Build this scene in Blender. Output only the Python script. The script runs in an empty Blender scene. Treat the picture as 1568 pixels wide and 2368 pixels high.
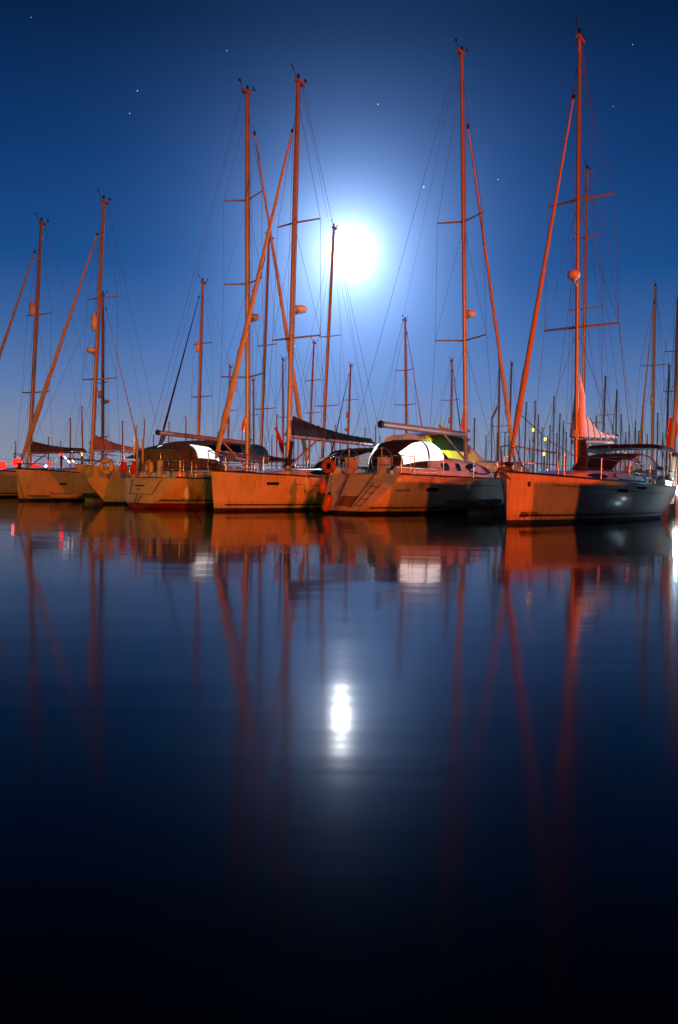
import bpy, math, random
from mathutils import Vector, Matrix

random.seed(7)
S = bpy.context.scene
COL = S.collection
R = math.radians

# ------------------------------------------------------------------ camera
F = 1807.0; CX = 784.0; CY = 1184.0            # focal length in pixels of a 1568 x 2368 frame
CAMH = 0.85
PITCH = R(1.838); ROLL = R(1.05)
fw = Vector((0, math.cos(PITCH), -math.sin(PITCH)))
r0 = Vector((1, 0, 0)); u0 = Vector((0, math.sin(PITCH), math.cos(PITCH)))
CR = r0 * math.cos(ROLL) + u0 * math.sin(ROLL)
CU = u0 * math.cos(ROLL) - r0 * math.sin(ROLL)
CP = Vector((0, 0, CAMH))
cd = bpy.data.cameras.new('camera')
cam = bpy.data.objects.new('camera', cd); COL.objects.link(cam)
cd.sensor_fit = 'VERTICAL'; cd.sensor_height = 23.6; cd.sensor_width = 15.6
cd.lens = 23.6 * F / 2368.0
cd.clip_start = 0.05; cd.clip_end = 20000
cam.matrix_world = Matrix(((CR.x, CU.x, -fw.x, CP.x), (CR.y, CU.y, -fw.y, CP.y), (CR.z, CU.z, -fw.z, CP.z), (0, 0, 0, 1)))
S.camera = cam


def ray(px, py):
    return CR * ((px - CX) / F) + CU * ((CY - py) / F) + fw


def at(px, py, Y):                              # world point seen at px,py at forward distance Y
    d = ray(px, py)
    return CP + d * (Y / d.y)


# ------------------------------------------------------------------ sky, moonlight, lamps
MOON = ray(808, 585).normalized()
m_el = math.asin(MOON.z); m_az = math.atan2(MOON.x, MOON.y)
W = bpy.data.worlds.new('World'); S.world = W; W.use_nodes = True
nt = W.node_tree; N = nt.nodes; L = nt.links; N.clear()


def nd(t, **k):
    n = N.new(t)
    for a, b in k.items():
        setattr(n, a, b)
    return n


def mth(op, a, b=None, c=None):
    n = nd('ShaderNodeMath', operation=op)
    for i, v in enumerate((a, b, c)):
        if v is None: continue
        if isinstance(v, (int, float)): n.inputs[i].default_value = v
        else: L.new(v, n.inputs[i])
    return n.outputs[0]


out = nd('ShaderNodeOutputWorld'); bg = nd('ShaderNodeBackground'); bgn = nd('ShaderNodeBackground'); add = nd('ShaderNodeAddShader')
sky = nd('ShaderNodeTexSky', sky_type='NISHITA'); sky.sun_disc = False
sky.sun_elevation = m_el; sky.sun_rotation = m_az
L.new(sky.outputs[0], bgn.inputs[0]); bgn.inputs[1].default_value = 0.0001
tc = nd('ShaderNodeTexCoord')
sep = nd('ShaderNodeSeparateXYZ'); L.new(tc.outputs['Generated'], sep.inputs[0])
ramp = nd('ShaderNodeValToRGB'); L.new(sep.outputs['Z'], ramp.inputs[0])
cr = ramp.color_ramp
cols = [(0.0, (.26, .27, .35)), (0.035, (.235, .262, .365)), (0.07, (.185, .24, .375)), (0.12, (.105, .19, .41)), (0.19, (.040, .118, .33)),
        (0.26, (.008, .066, .235)), (0.37, (.003, .034, .142)), (0.5, (.001, .010, .046)), (1.0, (.0006, .006, .03))]
while len(cr.elements) < len(cols): cr.elements.new(0.5)
for e, (p, c) in zip(cr.elements, cols):
    e.position = p; e.color = (*c, 1)
dot = nd('ShaderNodeVectorMath', operation='DOT_PRODUCT'); L.new(tc.outputs['Generated'], dot.inputs[0]); dot.inputs[1].default_value = MOON
cl = nd('ShaderNodeClamp'); L.new(dot.outputs['Value'], cl.inputs[0]); cl.inputs[1].default_value = -1; cl.inputs[2].default_value = 1
th = mth('ARCCOSINE', cl.outputs[0])             # angle from the moon, radians
core = mth('MULTIPLY', mth('EXPONENT', mth('MULTIPLY', mth('POWER', mth('DIVIDE', th, R(1.0)), 2), -1)), 4.5)
inner = mth('MULTIPLY', mth('EXPONENT', mth('DIVIDE', th, -R(1.2))), 2.6)
mid = mth('MULTIPLY', mth('EXPONENT', mth('DIVIDE', th, -R(3.1))), 2.5)
low = nd('ShaderNodeMapRange'); L.new(sep.outputs['Z'], low.inputs[0])      # the air near the horizon scatters more moonlight
low.inputs[1].default_value = .28; low.inputs[2].default_value = .03; low.inputs[3].default_value = 1; low.inputs[4].default_value = 2.2
mid = mth('MULTIPLY', mid, low.outputs[0])
wide = mth('MULTIPLY', mth('EXPONENT', mth('MULTIPLY', mth('POWER', mth('DIVIDE', th, R(16.0)), 2), -1)), 0.15)


def tint(val, col):
    m = nd('ShaderNodeMix', data_type='RGBA', blend_type='MULTIPLY'); m.inputs[0].default_value = 1
    cmb = nd('ShaderNodeCombineColor')
    for i in range(3): L.new(val, cmb.inputs[i])
    L.new(cmb.outputs[0], m.inputs[6]); m.inputs[7].default_value = (*col, 1)
    return m.outputs[2]


def addc(a, b):
    m = nd('ShaderNodeMix', data_type='RGBA', blend_type='ADD'); m.inputs[0].default_value = 1
    L.new(a, m.inputs[6]); L.new(b, m.inputs[7]); return m.outputs[2]


glow = addc(addc(tint(core, (.93, .97, 1)), tint(inner, (.78, .92, 1))), addc(tint(mid, (.33, .53, 1)), tint(wide, (.03, .2, .7))))
fall = nd('ShaderNodeMapRange'); L.new(cl.outputs[0], fall.inputs[0])       # moonlit air is dimmer away from the moon
fall.inputs[1].default_value = -.6; fall.inputs[2].default_value = .88; fall.inputs[3].default_value = .2; fall.inputs[4].default_value = 1
tot = addc(tint(fall.outputs[0], (1, 1, 1)), ramp.outputs[0])
mm = N[-1]; mm.blend_type = 'MULTIPLY'
tot = addc(tot, glow)
L.new(tot, bg.inputs[0]); bg.inputs[1].default_value = 1.0
L.new(bg.outputs[0], add.inputs[0]); L.new(bgn.outputs[0], add.inputs[1]); L.new(add.outputs[0], out.inputs[0])
W.cycles.sampling_method = 'MANUAL'; W.cycles.sample_map_resolution = 1024

sd = bpy.data.lights.new('moonlight', 'SUN'); sd.energy = 0.35; sd.angle = R(0.6); sd.color = (.8, .9, 1)
so = bpy.data.objects.new('moonlight', sd); COL.objects.link(so)
so.rotation_euler = (-MOON).to_track_quat('-Z', 'Y').to_euler(); so.location = MOON * 50


def lamp(name, loc, power, color, radius=.3, spot=None, aim=None):
    d = bpy.data.lights.new(name, 'SPOT' if spot else 'POINT'); d.energy = power; d.color = color; d.shadow_soft_size = radius
    if spot: d.spot_size = R(spot); d.spot_blend = .9
    o = bpy.data.objects.new(name, d); COL.objects.link(o); o.location = loc
    if aim: o.rotation_euler = (Vector(aim) - Vector(loc)).to_track_quat('-Z', 'Y').to_euler()
    return o


# sodium floodlights on the quay on the other side of the basin, low over the water behind the photographer
lamp('sodium_floodlight', (60, -92, 7.5), 520000, (1, .066, .001), 1.4, 20, (11, 25, 6))
lamp('sodium_floodlight', (28, -101, 7.0), 240000, (1, .16, .003), 1.4, 24, (7, 26, 6))
lamp('yellow_floodlight', (-50, -60, 8.0), 85000, (.52, .46, .02), .8, 19, (-9, 32, 2))

S.view_settings.view_transform = 'Standard'; S.view_settings.look = 'None'
S.view_settings.exposure = 0; S.view_settings.gamma = 1
S.render.resolution_x = 678; S.render.resolution_y = 1024
S.render.engine = 'CYCLES'
S.cycles.use_denoising = True
S.cycles.max_bounces = 6; S.cycles.glossy_bounces = 4; S.cycles.transparent_max_bounces = 8
S.cycles.sample_clamp_indirect = 6

# ------------------------------------------------------------------ materials
MATS = {}


def mat(name, col, rough=.5, metal=0., noise=.12, scale=3., bump=0., coat=0., emit=None, estr=0., alpha=1., trans=0., bscale=None, spec=.5):
    if name in MATS: return MATS[name]
    m = bpy.data.materials.new(name); m.use_nodes = True
    t = m.node_tree; b = t.nodes['Principled BSDF']
    b.inputs['Roughness'].default_value = rough; b.inputs['Metallic'].default_value = metal
    b.inputs['Coat Weight'].default_value = coat; b.inputs['Coat Roughness'].default_value = .08
    b.inputs['Specular IOR Level'].default_value = spec
    b.inputs['Alpha'].default_value = alpha; b.inputs['Transmission Weight'].default_value = trans
    g = t.nodes.new('ShaderNodeTexCoord'); n = t.nodes.new('ShaderNodeTexNoise'); n.inputs['Scale'].default_value = scale
    n.inputs['Detail'].default_value = 6; n.inputs['Roughness'].default_value = .65
    t.links.new(g.outputs['Object'], n.inputs['Vector'])
    r = t.nodes.new('ShaderNodeValToRGB'); r.color_ramp.elements[0].position = .3; r.color_ramp.elements[1].position = .7
    r.color_ramp.elements[0].color = (*[c * (1 - noise) for c in col], 1)
    r.color_ramp.elements[1].color = (*[min(1, c * (1 + noise * .6)) for c in col], 1)
    t.links.new(n.outputs['Fac'], r.inputs[0]); t.links.new(r.outputs[0], b.inputs['Base Color'])
    if bump:
        n2 = t.nodes.new('ShaderNodeTexNoise'); n2.inputs['Scale'].default_value = bscale or scale * 4; n2.inputs['Detail'].default_value = 5
        t.links.new(g.outputs['Object'], n2.inputs['Vector'])
        bp = t.nodes.new('ShaderNodeBump'); bp.inputs['Strength'].default_value = bump; bp.inputs['Distance'].default_value = .03
        t.links.new(n2.outputs['Fac'], bp.inputs['Height']); t.links.new(bp.outputs[0], b.inputs['Normal'])
    if emit:
        b.inputs['Emission Color'].default_value = (*emit, 1); b.inputs['Emission Strength'].default_value = estr
    MATS[name] = m
    return m


GEL = mat('white_gelcoat', (.72, .70, .62), .22, noise=.07, scale=1.2, coat=.4)
def weather(m):                                  # rain streaks, scuffs and waterline scum on topsides
    t = m.node_tree; b = t.nodes['Principled BSDF']; src = b.inputs['Base Color'].links[0].from_socket
    g = t.nodes.new('ShaderNodeTexCoord'); mp = t.nodes.new('ShaderNodeMapping'); mp.inputs['Scale'].default_value = (6, 6, .5)
    n = t.nodes.new('ShaderNodeTexNoise'); n.inputs['Scale'].default_value = 1.6; n.inputs['Detail'].default_value = 8; n.inputs['Roughness'].default_value = .7
    t.links.new(g.outputs['Object'], mp.inputs[0]); t.links.new(mp.outputs[0], n.inputs['Vector'])
    r = t.nodes.new('ShaderNodeMapRange'); r.inputs[1].default_value = .48; r.inputs[2].default_value = .75; r.inputs[3].default_value = 0; r.inputs[4].default_value = .42
    t.links.new(n.outputs['Fac'], r.inputs[0])
    n3 = t.nodes.new('ShaderNodeTexNoise'); n3.inputs['Scale'].default_value = .55; n3.inputs['Detail'].default_value = 5
    t.links.new(g.outputs['Object'], n3.inputs['Vector'])
    r3 = t.nodes.new('ShaderNodeMapRange'); r3.inputs[1].default_value = .4; r3.inputs[2].default_value = .65; r3.inputs[3].default_value = 0; r3.inputs[4].default_value = .28
    t.links.new(n3.outputs['Fac'], r3.inputs[0])
    sx = t.nodes.new('ShaderNodeSeparateXYZ'); t.links.new(g.outputs['Object'], sx.inputs[0])
    z = t.nodes.new('ShaderNodeMapRange'); z.inputs[1].default_value = .38; z.inputs[2].default_value = .08; z.inputs[3].default_value = 0; z.inputs[4].default_value = .75
    t.links.new(sx.outputs['Z'], z.inputs[0])
    zz_ = t.nodes.new('ShaderNodeMath'); zz_.operation = 'MULTIPLY'; t.links.new(z.outputs[0], zz_.inputs[0]); t.links.new(n.outputs['Fac'], zz_.inputs[1])
    a = t.nodes.new('ShaderNodeMath'); a.operation = 'ADD'; a.use_clamp = True; t.links.new(r.outputs[0], a.inputs[0]); t.links.new(zz_.outputs[0], a.inputs[1])
    a2 = t.nodes.new('ShaderNodeMath'); a2.operation = 'ADD'; a2.use_clamp = True; t.links.new(a.outputs[0], a2.inputs[0]); t.links.new(r3.outputs[0], a2.inputs[1])
    mx = t.nodes.new('ShaderNodeMix'); mx.data_type = 'RGBA'; t.links.new(a2.outputs[0], mx.inputs[0]); t.links.new(src, mx.inputs[6]); mx.inputs[7].default_value = (.15, .12, .06, 1)
    t.links.new(mx.outputs[2], b.inputs['Base Color'])
    return m


weather(GEL)
GEL2 = mat('cream_gelcoat', (.66, .60, .46), .3, noise=.08, scale=1.5, coat=.3)
weather(GEL2)
DECK = mat('deck_nonskid', (.55, .54, .50), .6, noise=.12, scale=5, bump=.2)
ANTI = mat('navy_antifouling', (.012, .018, .04), .6, noise=.3)
ANTIR = mat('red_antifouling', (.16, .015, .01), .6, noise=.3)
STRIPE = mat('navy_stripe', (.02, .02, .035), .35, noise=.2)
ALU = mat('anodised_aluminium', (.36, .34, .29), .38, metal=.25, noise=.12, scale=2)
SPARW = mat('white_spar', (.8, .68, .5), .45, noise=.1, scale=2)
ALUD = mat('painted_spar', (.42, .38, .28), .4, noise=.1, scale=2)
STEEL = mat('stainless_tube', (.55, .55, .55), .22, metal=.9, noise=.1)
WIRE = mat('rigging_wire', (.10, .10, .11), .5, metal=.3, noise=.2)
SAIL = mat('sailcloth_cream', (.50, .42, .28), .75, noise=.15, scale=4, bump=.5, bscale=12)
SAILW = mat('sailcloth_white', (.78, .77, .74), .7, noise=.12, scale=3, bump=.6, bscale=7)
UVNAVY = mat('navy_canvas', (.012, .018, .045), .85, noise=.3, scale=4, bump=.5, bscale=9)
UVBLK = mat('black_canvas', (.012, .013, .015), .85, noise=.3, scale=4, bump=.5, bscale=9)
UVBLUE = mat('blue_canvas', (.03, .10, .28), .8, noise=.25, scale=4, bump=.5, bscale=9)
UVTAN = mat('tan_canvas', (.34, .20, .12), .85, noise=.25, scale=4, bump=.6, bscale=8)
UVGREY = mat('olive_canvas', (.10, .09, .06), .85, noise=.25, scale=4, bump=.5, bscale=9)
UVPALE = mat('slate_canvas', (.10, .16, .22), .8, noise=.2, scale=4, bump=.3, bscale=9)
GLASS = mat('dark_glass', (.012, .016, .022), .08, noise=.1)
VINYL = mat('clear_vinyl', (.40, .44, .5), .15, noise=.25, scale=3, alpha=.4)
EMITV = mat('emissive_vinyl', (.7, .7, .7), .4, noise=.05, emit=(1, .97, .95), estr=1.5)  # emission stands in for pontoon lamp light shining through the panes
EMITV2 = mat('faint_emissive_vinyl', (.5, .48, .5), .3, noise=.3, emit=(.9, .85, 1), estr=.22)  # weaker emission put into the vinyl for dimly lit panes
RUB = mat('black_rubber', (.015, .015, .016), .6)
DOME = mat('radome_plastic', (.70, .66, .55), .4, noise=.06)
FENW = mat('fender_white', (.62, .62, .6), .45)
FENO = mat('fender_orange', (.42, .10, .03), .45)
BUOYO = mat('lifebuoy_orange', (.30, .09, .03), .6, bump=.2)
BUOYY = mat('lifebuoy_cream', (.62, .50, .25), .6, bump=.2)
REDC = mat('red_cloth', (.55, .012, .008), .8, noise=.2, bump=.4)
ORC = mat('orange_cloth', (.60, .20, .06), .8, noise=.2, bump=.4)
PINKC = mat('pink_cloth', (.65, .32, .25), .8, noise=.2, bump=.4)
BLUC = mat('blue_cloth', (.03, .12, .5), .8, noise=.2, bump=.4)
WOOD = mat('pontoon_timber', (.16, .12, .085), .8, noise=.3, scale=6, bump=.4)
PILE = mat('weathered_pile', (.14, .09, .05), .85, noise=.35, scale=5, bump=.6)
CONC = mat('pontoon_concrete', (.22, .21, .19), .85, noise=.2, scale=3, bump=.4)
ROCK = mat('hill_scrub', (.035, .035, .03), .95, noise=.4, scale=.03)
TEAK = mat('teak', (.22, .12, .06), .6, noise=.25, scale=5)
LWHITE = mat('white_lamp_glass', (.9, .9, .9), .3, emit=(.85, .95, 1), estr=60)
LRED = mat('red_lamp_glass', (.8, .02, .01), .3, emit=(1, .01, .004), estr=6)
LREDD = mat('red_lantern_dim', (.8, .02, .01), .3, emit=(1, .006, .004), estr=2.5)
LYEL = mat('yellow_lamp_glass', (.8, .6, .1), .3, emit=(1, .62, .03), estr=4)
LGRN = mat('green_lamp_glass', (.5, .8, .1), .3, emit=(.55, 1, .08), estr=2)


# ------------------------------------------------------------------ mesh helper
class MB:
    def __init__(s): s.v = []; s.f = []; s.sm = []

    def grid(s, rows, smooth=True, closed=False, flip=False):
        b = len(s.v); n = len(rows[0])
        for r in rows: s.v += [tuple(p) for p in r]
        for i in range(len(rows) - 1):
            for j in range(n if closed else n - 1):
                k = (j + 1) % n
                q = (b + i * n + j, b + i * n + k, b + (i + 1) * n + k, b + (i + 1) * n + j)
                s.f.append(q[::-1] if flip else q); s.sm.append(smooth)
        return s

    def poly(s, pts, smooth=False):
        b = len(s.v); s.v += [tuple(p) for p in pts]
        s.f.append(tuple(range(b, b + len(pts)))); s.sm.append(smooth); return s

    def tube(s, pts, rad, n=8, caps=True, flat=1.0, side=None):
        pts = [Vector(p) for p in pts]
        if isinstance(rad, (int, float)): rad = [rad] * len(pts)
        rows = []; prev = None
        for i, p in enumerate(pts):
            if i == 0: t = pts[1] - p
            elif i == len(pts) - 1: t = p - pts[i - 1]
            else: t = pts[i + 1] - pts[i - 1]
            t.normalize()
            if prev is None:
                a = Vector(side) if side else (Vector((0, 0, 1)) if abs(t.z) < .8 else Vector((1, 0, 0)))
                x = a - t * a.dot(t); x.normalize()
            else:
                x = prev - t * prev.dot(t); x.normalize()
            prev = x; y = t.cross(x)
            rows.append([p + x * (math.cos(2 * math.pi * k / n) * rad[i]) + y * (math.sin(2 * math.pi * k / n) * rad[i] * flat) for k in range(n)])
        s.grid(rows, True, True)
        if caps: s.poly(rows[0][::-1]); s.poly(rows[-1])
        return s

    def box(s, c, d, rz=0.):
        c = Vector(c); m = Matrix.Rotation(rz, 3, 'Z')
        P = [c + m @ Vector((sx * d[0] / 2, sy * d[1] / 2, sz * d[2] / 2)) for sz in (-1, 1) for sx, sy in ((-1, -1), (1, -1), (1, 1), (-1, 1))]
        b = len(s.v); s.v += [tuple(p) for p in P]
        for q in ((3, 2, 1, 0), (4, 5, 6, 7), (0, 1, 5, 4), (1, 2, 6, 5), (2, 3, 7, 6), (3, 0, 4, 7)):
            s.f.append(tuple(b + i for i in q)); s.sm.append(False)
        return s

    def lathe(s, prof, c=(0, 0, 0), n=16):
        rows = [[(c[0] + r * math.cos(2 * math.pi * k / n), c[1] + r * math.sin(2 * math.pi * k / n), c[2] + z) for k in range(n)] for r, z in prof]
        return s.grid(rows, True, True)

    def torus(s, c, Rr, r, ax, n=20, m=8):
        ax = Vector(ax).normalized(); a = Vector((0, 0, 1)) if abs(ax.z) < .9 else Vector((1, 0, 0))
        x = (a - ax * a.dot(ax)).normalized(); y = ax.cross(x); c = Vector(c)
        rows = []
        for i in range(n + 1):
            t = 2 * math.pi * i / n; d = x * math.cos(t) + y * math.sin(t)
            rows.append([c + d * (Rr + r * math.cos(2 * math.pi * k / m)) + ax * (r * math.sin(2 * math.pi * k / m)) for k in range(m)])
        return s.grid(rows, True, True)

    def build(s, name, m, parent=None, extra=None):
        me = bpy.data.meshes.new(name); me.from_pydata(s.v, [], s.f); me.update()
        me.polygons.foreach_set('use_smooth', s.sm)
        me.materials.append(m)
        if extra:
            for x in extra: me.materials.append(x)
        o = bpy.data.objects.new(name, me); COL.objects.link(o)
        if parent: o.parent = parent
        return o


def tag(o, label=None, cat=None, group=None, kind=None):
    if label: o['label'] = label
    if cat: o['category'] = cat
    if group: o['group'] = group
    if kind: o['kind'] = kind
    return o


def empty(name, loc, rz=0.):
    o = bpy.data.objects.new(name, None); COL.objects.link(o); o.location = loc; o.rotation_euler = (0, 0, rz); o.empty_display_size = .3
    return o


# ------------------------------------------------------------------ water, far shore
wm = bpy.data.materials.new('harbour_water'); wm.use_nodes = True
t = wm.node_tree; b = t.nodes['Principled BSDF']
b.inputs['Base Color'].default_value = (.0015, .003, .005, 1); b.inputs['Roughness'].default_value = .078; b.inputs['IOR'].default_value = 1.333; b.inputs['Specular IOR Level'].default_value = .4
g = t.nodes.new('ShaderNodeTexCoord')


def wave(scale, sx, sy, dist, strength, prev=None, detail=2):
    mp = t.nodes.new('ShaderNodeMapping'); mp.inputs['Scale'].default_value = (sx, sy, 1)
    n = t.nodes.new('ShaderNodeTexNoise'); n.inputs['Scale'].default_value = scale; n.inputs['Detail'].default_value = detail
    t.links.new(g.outputs['Object'], mp.inputs[0]); t.links.new(mp.outputs[0], n.inputs['Vector'])
    bp = t.nodes.new('ShaderNodeBump'); bp.inputs['Distance'].default_value = dist; bp.inputs['Strength'].default_value = strength
    t.links.new(n.outputs['Fac'], bp.inputs['Height'])
    if prev: t.links.new(prev.outputs[0], bp.inputs['Normal'])
    return bp


w1 = wave(.55, .22, 1.0, .016, .55)
w2 = wave(3.2, .10, 1.0, .0026, .6, w1)
t.links.new(w2.outputs[0], b.inputs['Normal'])
# sheltered and glassy between the berths, slightly ruffled in the open basin
sp_ = t.nodes.new('ShaderNodeSeparateXYZ'); t.links.new(g.outputs['Object'], sp_.inputs[0])
nz = t.nodes.new('ShaderNodeTexNoise'); nz.inputs['Scale'].default_value = .25; t.links.new(g.outputs['Object'], nz.inputs['Vector'])
ad = t.nodes.new('ShaderNodeMath'); ad.operation = 'MULTIPLY_ADD'; t.links.new(nz.outputs['Fac'], ad.inputs[0]); ad.inputs[1].default_value = 2.5; t.links.new(sp_.outputs['Y'], ad.inputs[2])
rr_ = t.nodes.new('ShaderNodeMapRange'); rr_.inputs[1].default_value = 3.5; rr_.inputs[2].default_value = 11; rr_.inputs[3].default_value = .118; rr_.inputs[4].default_value = .065
t.links.new(ad.outputs[0], rr_.inputs[0]); t.links.new(rr_.outputs[0], b.inputs['Roughness'])
df = t.nodes.new('ShaderNodeBsdfDiffuse'); df.inputs[0].default_value = (.004, .010, .009, 1)
ms = t.nodes.new('ShaderNodeMixShader'); ms.inputs[0].default_value = .2
t.links.new(b.outputs[0], ms.inputs[1]); t.links.new(df.outputs[0], ms.inputs[2]); t.links.new(ms.outputs[0], t.nodes['Material Output'].inputs[0])
wb = MB(); wb.poly([(-4000, -300, 0), (4000, -300, 0), (4000, 7000, 0), (-4000, 7000, 0)])
tag(wb.build('water', wm), kind='structure')

hb = MB(); rows = []
for j in range(5):
    row = []
    for i in range(41):
        X = -900 + i * 17.5
        h = 24 * max(0, 1 - max(0, (X + 420)) / 190.) ** .8 * (1 + .1 * math.sin(X * .05) + .05 * math.sin(X * .17 + 1))
        row.append((X, 640 + j * 60, h * (0, .8, 1, .7, 0)[j] - .4))
    rows.append(row)
hb.grid(rows)
tag(hb.build('hills', ROCK), kind='structure')


# ------------------------------------------------------------------ the sailing boat
class Boat:
    def __init__(s, name, bow, a, Ln, B, fb, fs, label, group=None, fwd_near=True, p0=.55, p1=.2, rake=.25, rev=.4, tr=.82, cat='sailboat', rise=.3):
        """bow: world XY of the stem head; a: bearing of the berth axis in degrees."""
        u = Vector((math.cos(R(a)), math.sin(R(a))))
        s.fwd = -u if fwd_near else u
        s.bow = Vector(bow); s.L = Ln; s.B = B; s.fb = fb; s.fs = fs
        s.p0, s.p1, s.rake, s.rev, s.tr = p0, p1, rake, rev, tr
        s.c = s.bow - s.fwd * (Ln / 2)
        s.rz = math.atan2(s.fwd.y, s.fwd.x)
        s.rise = rise
        s.root = empty(name, (s.c.x, s.c.y, 0), s.rz)
        tag(s.root, label, cat, group)
        s.Mi = Matrix.Translation((s.c.x, s.c.y, 0)) @ Matrix.Rotation(s.rz, 4, 'Z')
        s.Minv = s.Mi.inverted()
        # which side faces the camera (+1 port, -1 starboard)
        s.near = 1 if (s.Minv @ Vector((0, 0, 0))).y > 0 else -1

    def W(s, p): return s.Mi @ Vector(p)

    def pl(s, px, py, y=0.):                     # local x, z where the sight line meets the plane local y
        o = s.Minv @ CP; d = s.Minv.to_3x3() @ ray(px, py)
        k = (y - o.y) / d.y; p = o + d * k
        return p.x, p.z

    def proj(s, p):
        d = s.W(p) - CP; z = d.dot(fw)
        return CX + F * d.dot(CR) / z, CY - F * d.dot(CU) / z

    def sheer(s, u): return s.fb + (s.fs - s.fb) * u - .07 * 4 * u * (1 - u)

    def hb(s, u):
        if u < .6: return s.B / 2 * math.sin(math.pi / 2 * min(1, u / .6)) ** .72
        return s.B / 2 * (1 - (1 - s.tr) * ((u - .6) / .4) ** 2)

    def P(s, u, z, side, off=0.):                # hull surface point
        zb = -.5 + (s.rise + .5) * max(0., (u - .72) / .28) ** 1.4; sh = s.sheer(u); z = max(z, zb); q = max(0., min(1., (z - zb) / (sh - zb)))
        p = s.p0 + (s.p1 - s.p0) * min(1, u * 1.3)
        y = s.hb(u) * q ** p
        x = s.L / 2 - u * s.L - s.rake * (1 - q) * (1 - u) ** 5 + s.rev * (q - 1) * -1 * 0
        x += s.rev * (q - .0) * (u ** 14) - s.rev * 0
        return Vector((x, side * (y + off), z))

    def X(s, u): return s.L / 2 - u * s.L
    def u(s, x): return (s.L / 2 - x) / s.L

    def find(s, px, py):                         # u,z on the near side seen at px,py
        best = None
        for i in range(1, 100):
            for j in range(0, 30):
                uu = i / 100; z = s.sheer(uu) * j / 29
                a, c = s.proj(s.P(uu, z, s.near)); e = (a - px) ** 2 + (c - py) ** 2
                if best is None or e < best[0]: best = (e, uu, z)
        return best[1], best[2]

    def hull(s, m=GEL, anti=ANTI, boot=.1, nu=26, stripe=True, line=True):
        us = [(i / nu) ** 1.15 for i in range(nu + 1)]
        mb = MB()
        for side in (1, -1):
            for z0, z1, nz in ((-.5, None, 0),):
                rows = [[s.P(u, boot + (s.sheer(u) - boot) * k / 7, side) for k in range(8)] for u in us]
                mb.grid(rows, True, flip=(side > 0))
        ring = [s.P(1, boot + (s.sheer(1) - boot) * k / 7, 1) for k in range(8)] + [s.P(1, boot + (s.sheer(1) - boot) * k / 7, -1) for k in range(7, -1, -1)]
        # transom, slightly cambered
        for k in range(7):
            a0, a1 = s.P(1, boot + (s.sheer(1) - boot) * k / 7, 1), s.P(1, boot + (s.sheer(1) - boot) * (k + 1) / 7, 1)
            b0, b1 = s.P(1, boot + (s.sheer(1) - boot) * k / 7, -1), s.P(1, boot + (s.sheer(1) - boot) * (k + 1) / 7, -1)
            r = [[a0.lerp(b0, j / 8) - Vector((.12 * math.sin(math.pi * j / 8), 0, 0)) for j in range(9)], [a1.lerp(b1, j / 8) - Vector((.12 * math.sin(math.pi * j / 8), 0, 0)) for j in range(9)]]
            mb.grid(r, True)
        h = mb.build('hull', m, s.root); s.hullobj = h
        mb = MB()
        for side in (1, -1):
            mb.grid([[s.P(u, -.5 + (.5 + boot) * k / 5, side, .0) for k in range(6)] for u in us], True, flip=(side > 0))
        a = [s.P(1, -.5 + (.5 + boot) * k / 5, 1) for k in range(6)]; c = [s.P(1, -.5 + (.5 + boot) * k / 5, -1) for k in range(6)]
        mb.grid([a, c])
        mb.build('antifouling', anti, s.root)
        # deck
        mb = MB()
        mb.grid([[s.P(u, s.sheer(u), 1).lerp(s.P(u, s.sheer(u), -1), j / 6) + Vector((0, 0, -.015 + .05 * math.sin(math.pi * j / 6))) for j in range(7)] for u in us])
        mb.build('deck', DECK, s.root)
        if line:
            mb = MB()
            for side in (1, -1):
                pts = [s.P(u, s.sheer(u), side, .0) + Vector((0, 0, .02)) for u in us]
                mb.tube(pts, .028, 5)
            mb.build('toe_rail', STRIPE, s.root)
        if stripe:
            mb = MB()
            for side in (1, -1):
                s.strip(mb, .03 if line else .1, .995, lambda u: boot + .09, lambda u: boot + .135, side)
            mb.build('boot_stripe', STRIPE, s.root)

    def strip(s, mb, ua, ub, z0, z1, side, off=.006, n=24):
        rows = []
        for i in range(n + 1):
            u = ua + (ub - ua) * i / n
            rows.append([s.P(u, z0(u), side, off), s.P(u, z1(u), side, off)])
        mb.grid(rows, True, flip=(side > 0))

    def roof(s, secs, m=GEL, name='coachroof', glass=None, gm=GLASS):
        """secs: (u, halfwidth, height). glass: list of (ua, ub, v0, v1, sharp)"""
        def sec(u):
            for (ua, wa, ha), (ub, wb_, hb_) in zip(secs, secs[1:]):
                if ua <= u <= ub:
                    k = (u - ua) / (ub - ua); k = k * k * (3 - 2 * k) if False else k
                    return wa + (wb_ - wa) * k, ha + (hb_ - ha) * k
            return secs[-1][1:]

        def pt(u, v, side, off=0.):
            w, h = sec(u); z = s.sheer(u) + .02
            prof = [(1, -.05), (.95, .45), (.86, .85), (.7, 1.0), (.35, 1.08), (0, 1.1)]
            k = v * (len(prof) - 1); i = min(int(k), len(prof) - 2); f = k - i
            yy = prof[i][0] + (prof[i + 1][0] - prof[i][0]) * f; zz = prof[i][1] + (prof[i + 1][1] - prof[i][1]) * f
            return Vector((s.X(u), side * (w * yy + off), z + h * zz + off * .4))
        n = 18; u0_, u1_ = secs[0][0], secs[-1][0]
        mb = MB()
        for side in (1, -1):
            rows = [[pt(u0_ + (u1_ - u0_) * i / n, j / 10, side) for j in range(11)] for i in range(n + 1)]
            mb.grid(rows, True, flip=(side > 0))
        for uu in (u0_, u1_):
            mb.poly([pt(uu, j / 10, 1) for j in range(11)] + [pt(uu, j / 10, -1) for j in range(9, -1, -1)])
        r = mb.build(name, m, s.root)
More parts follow.
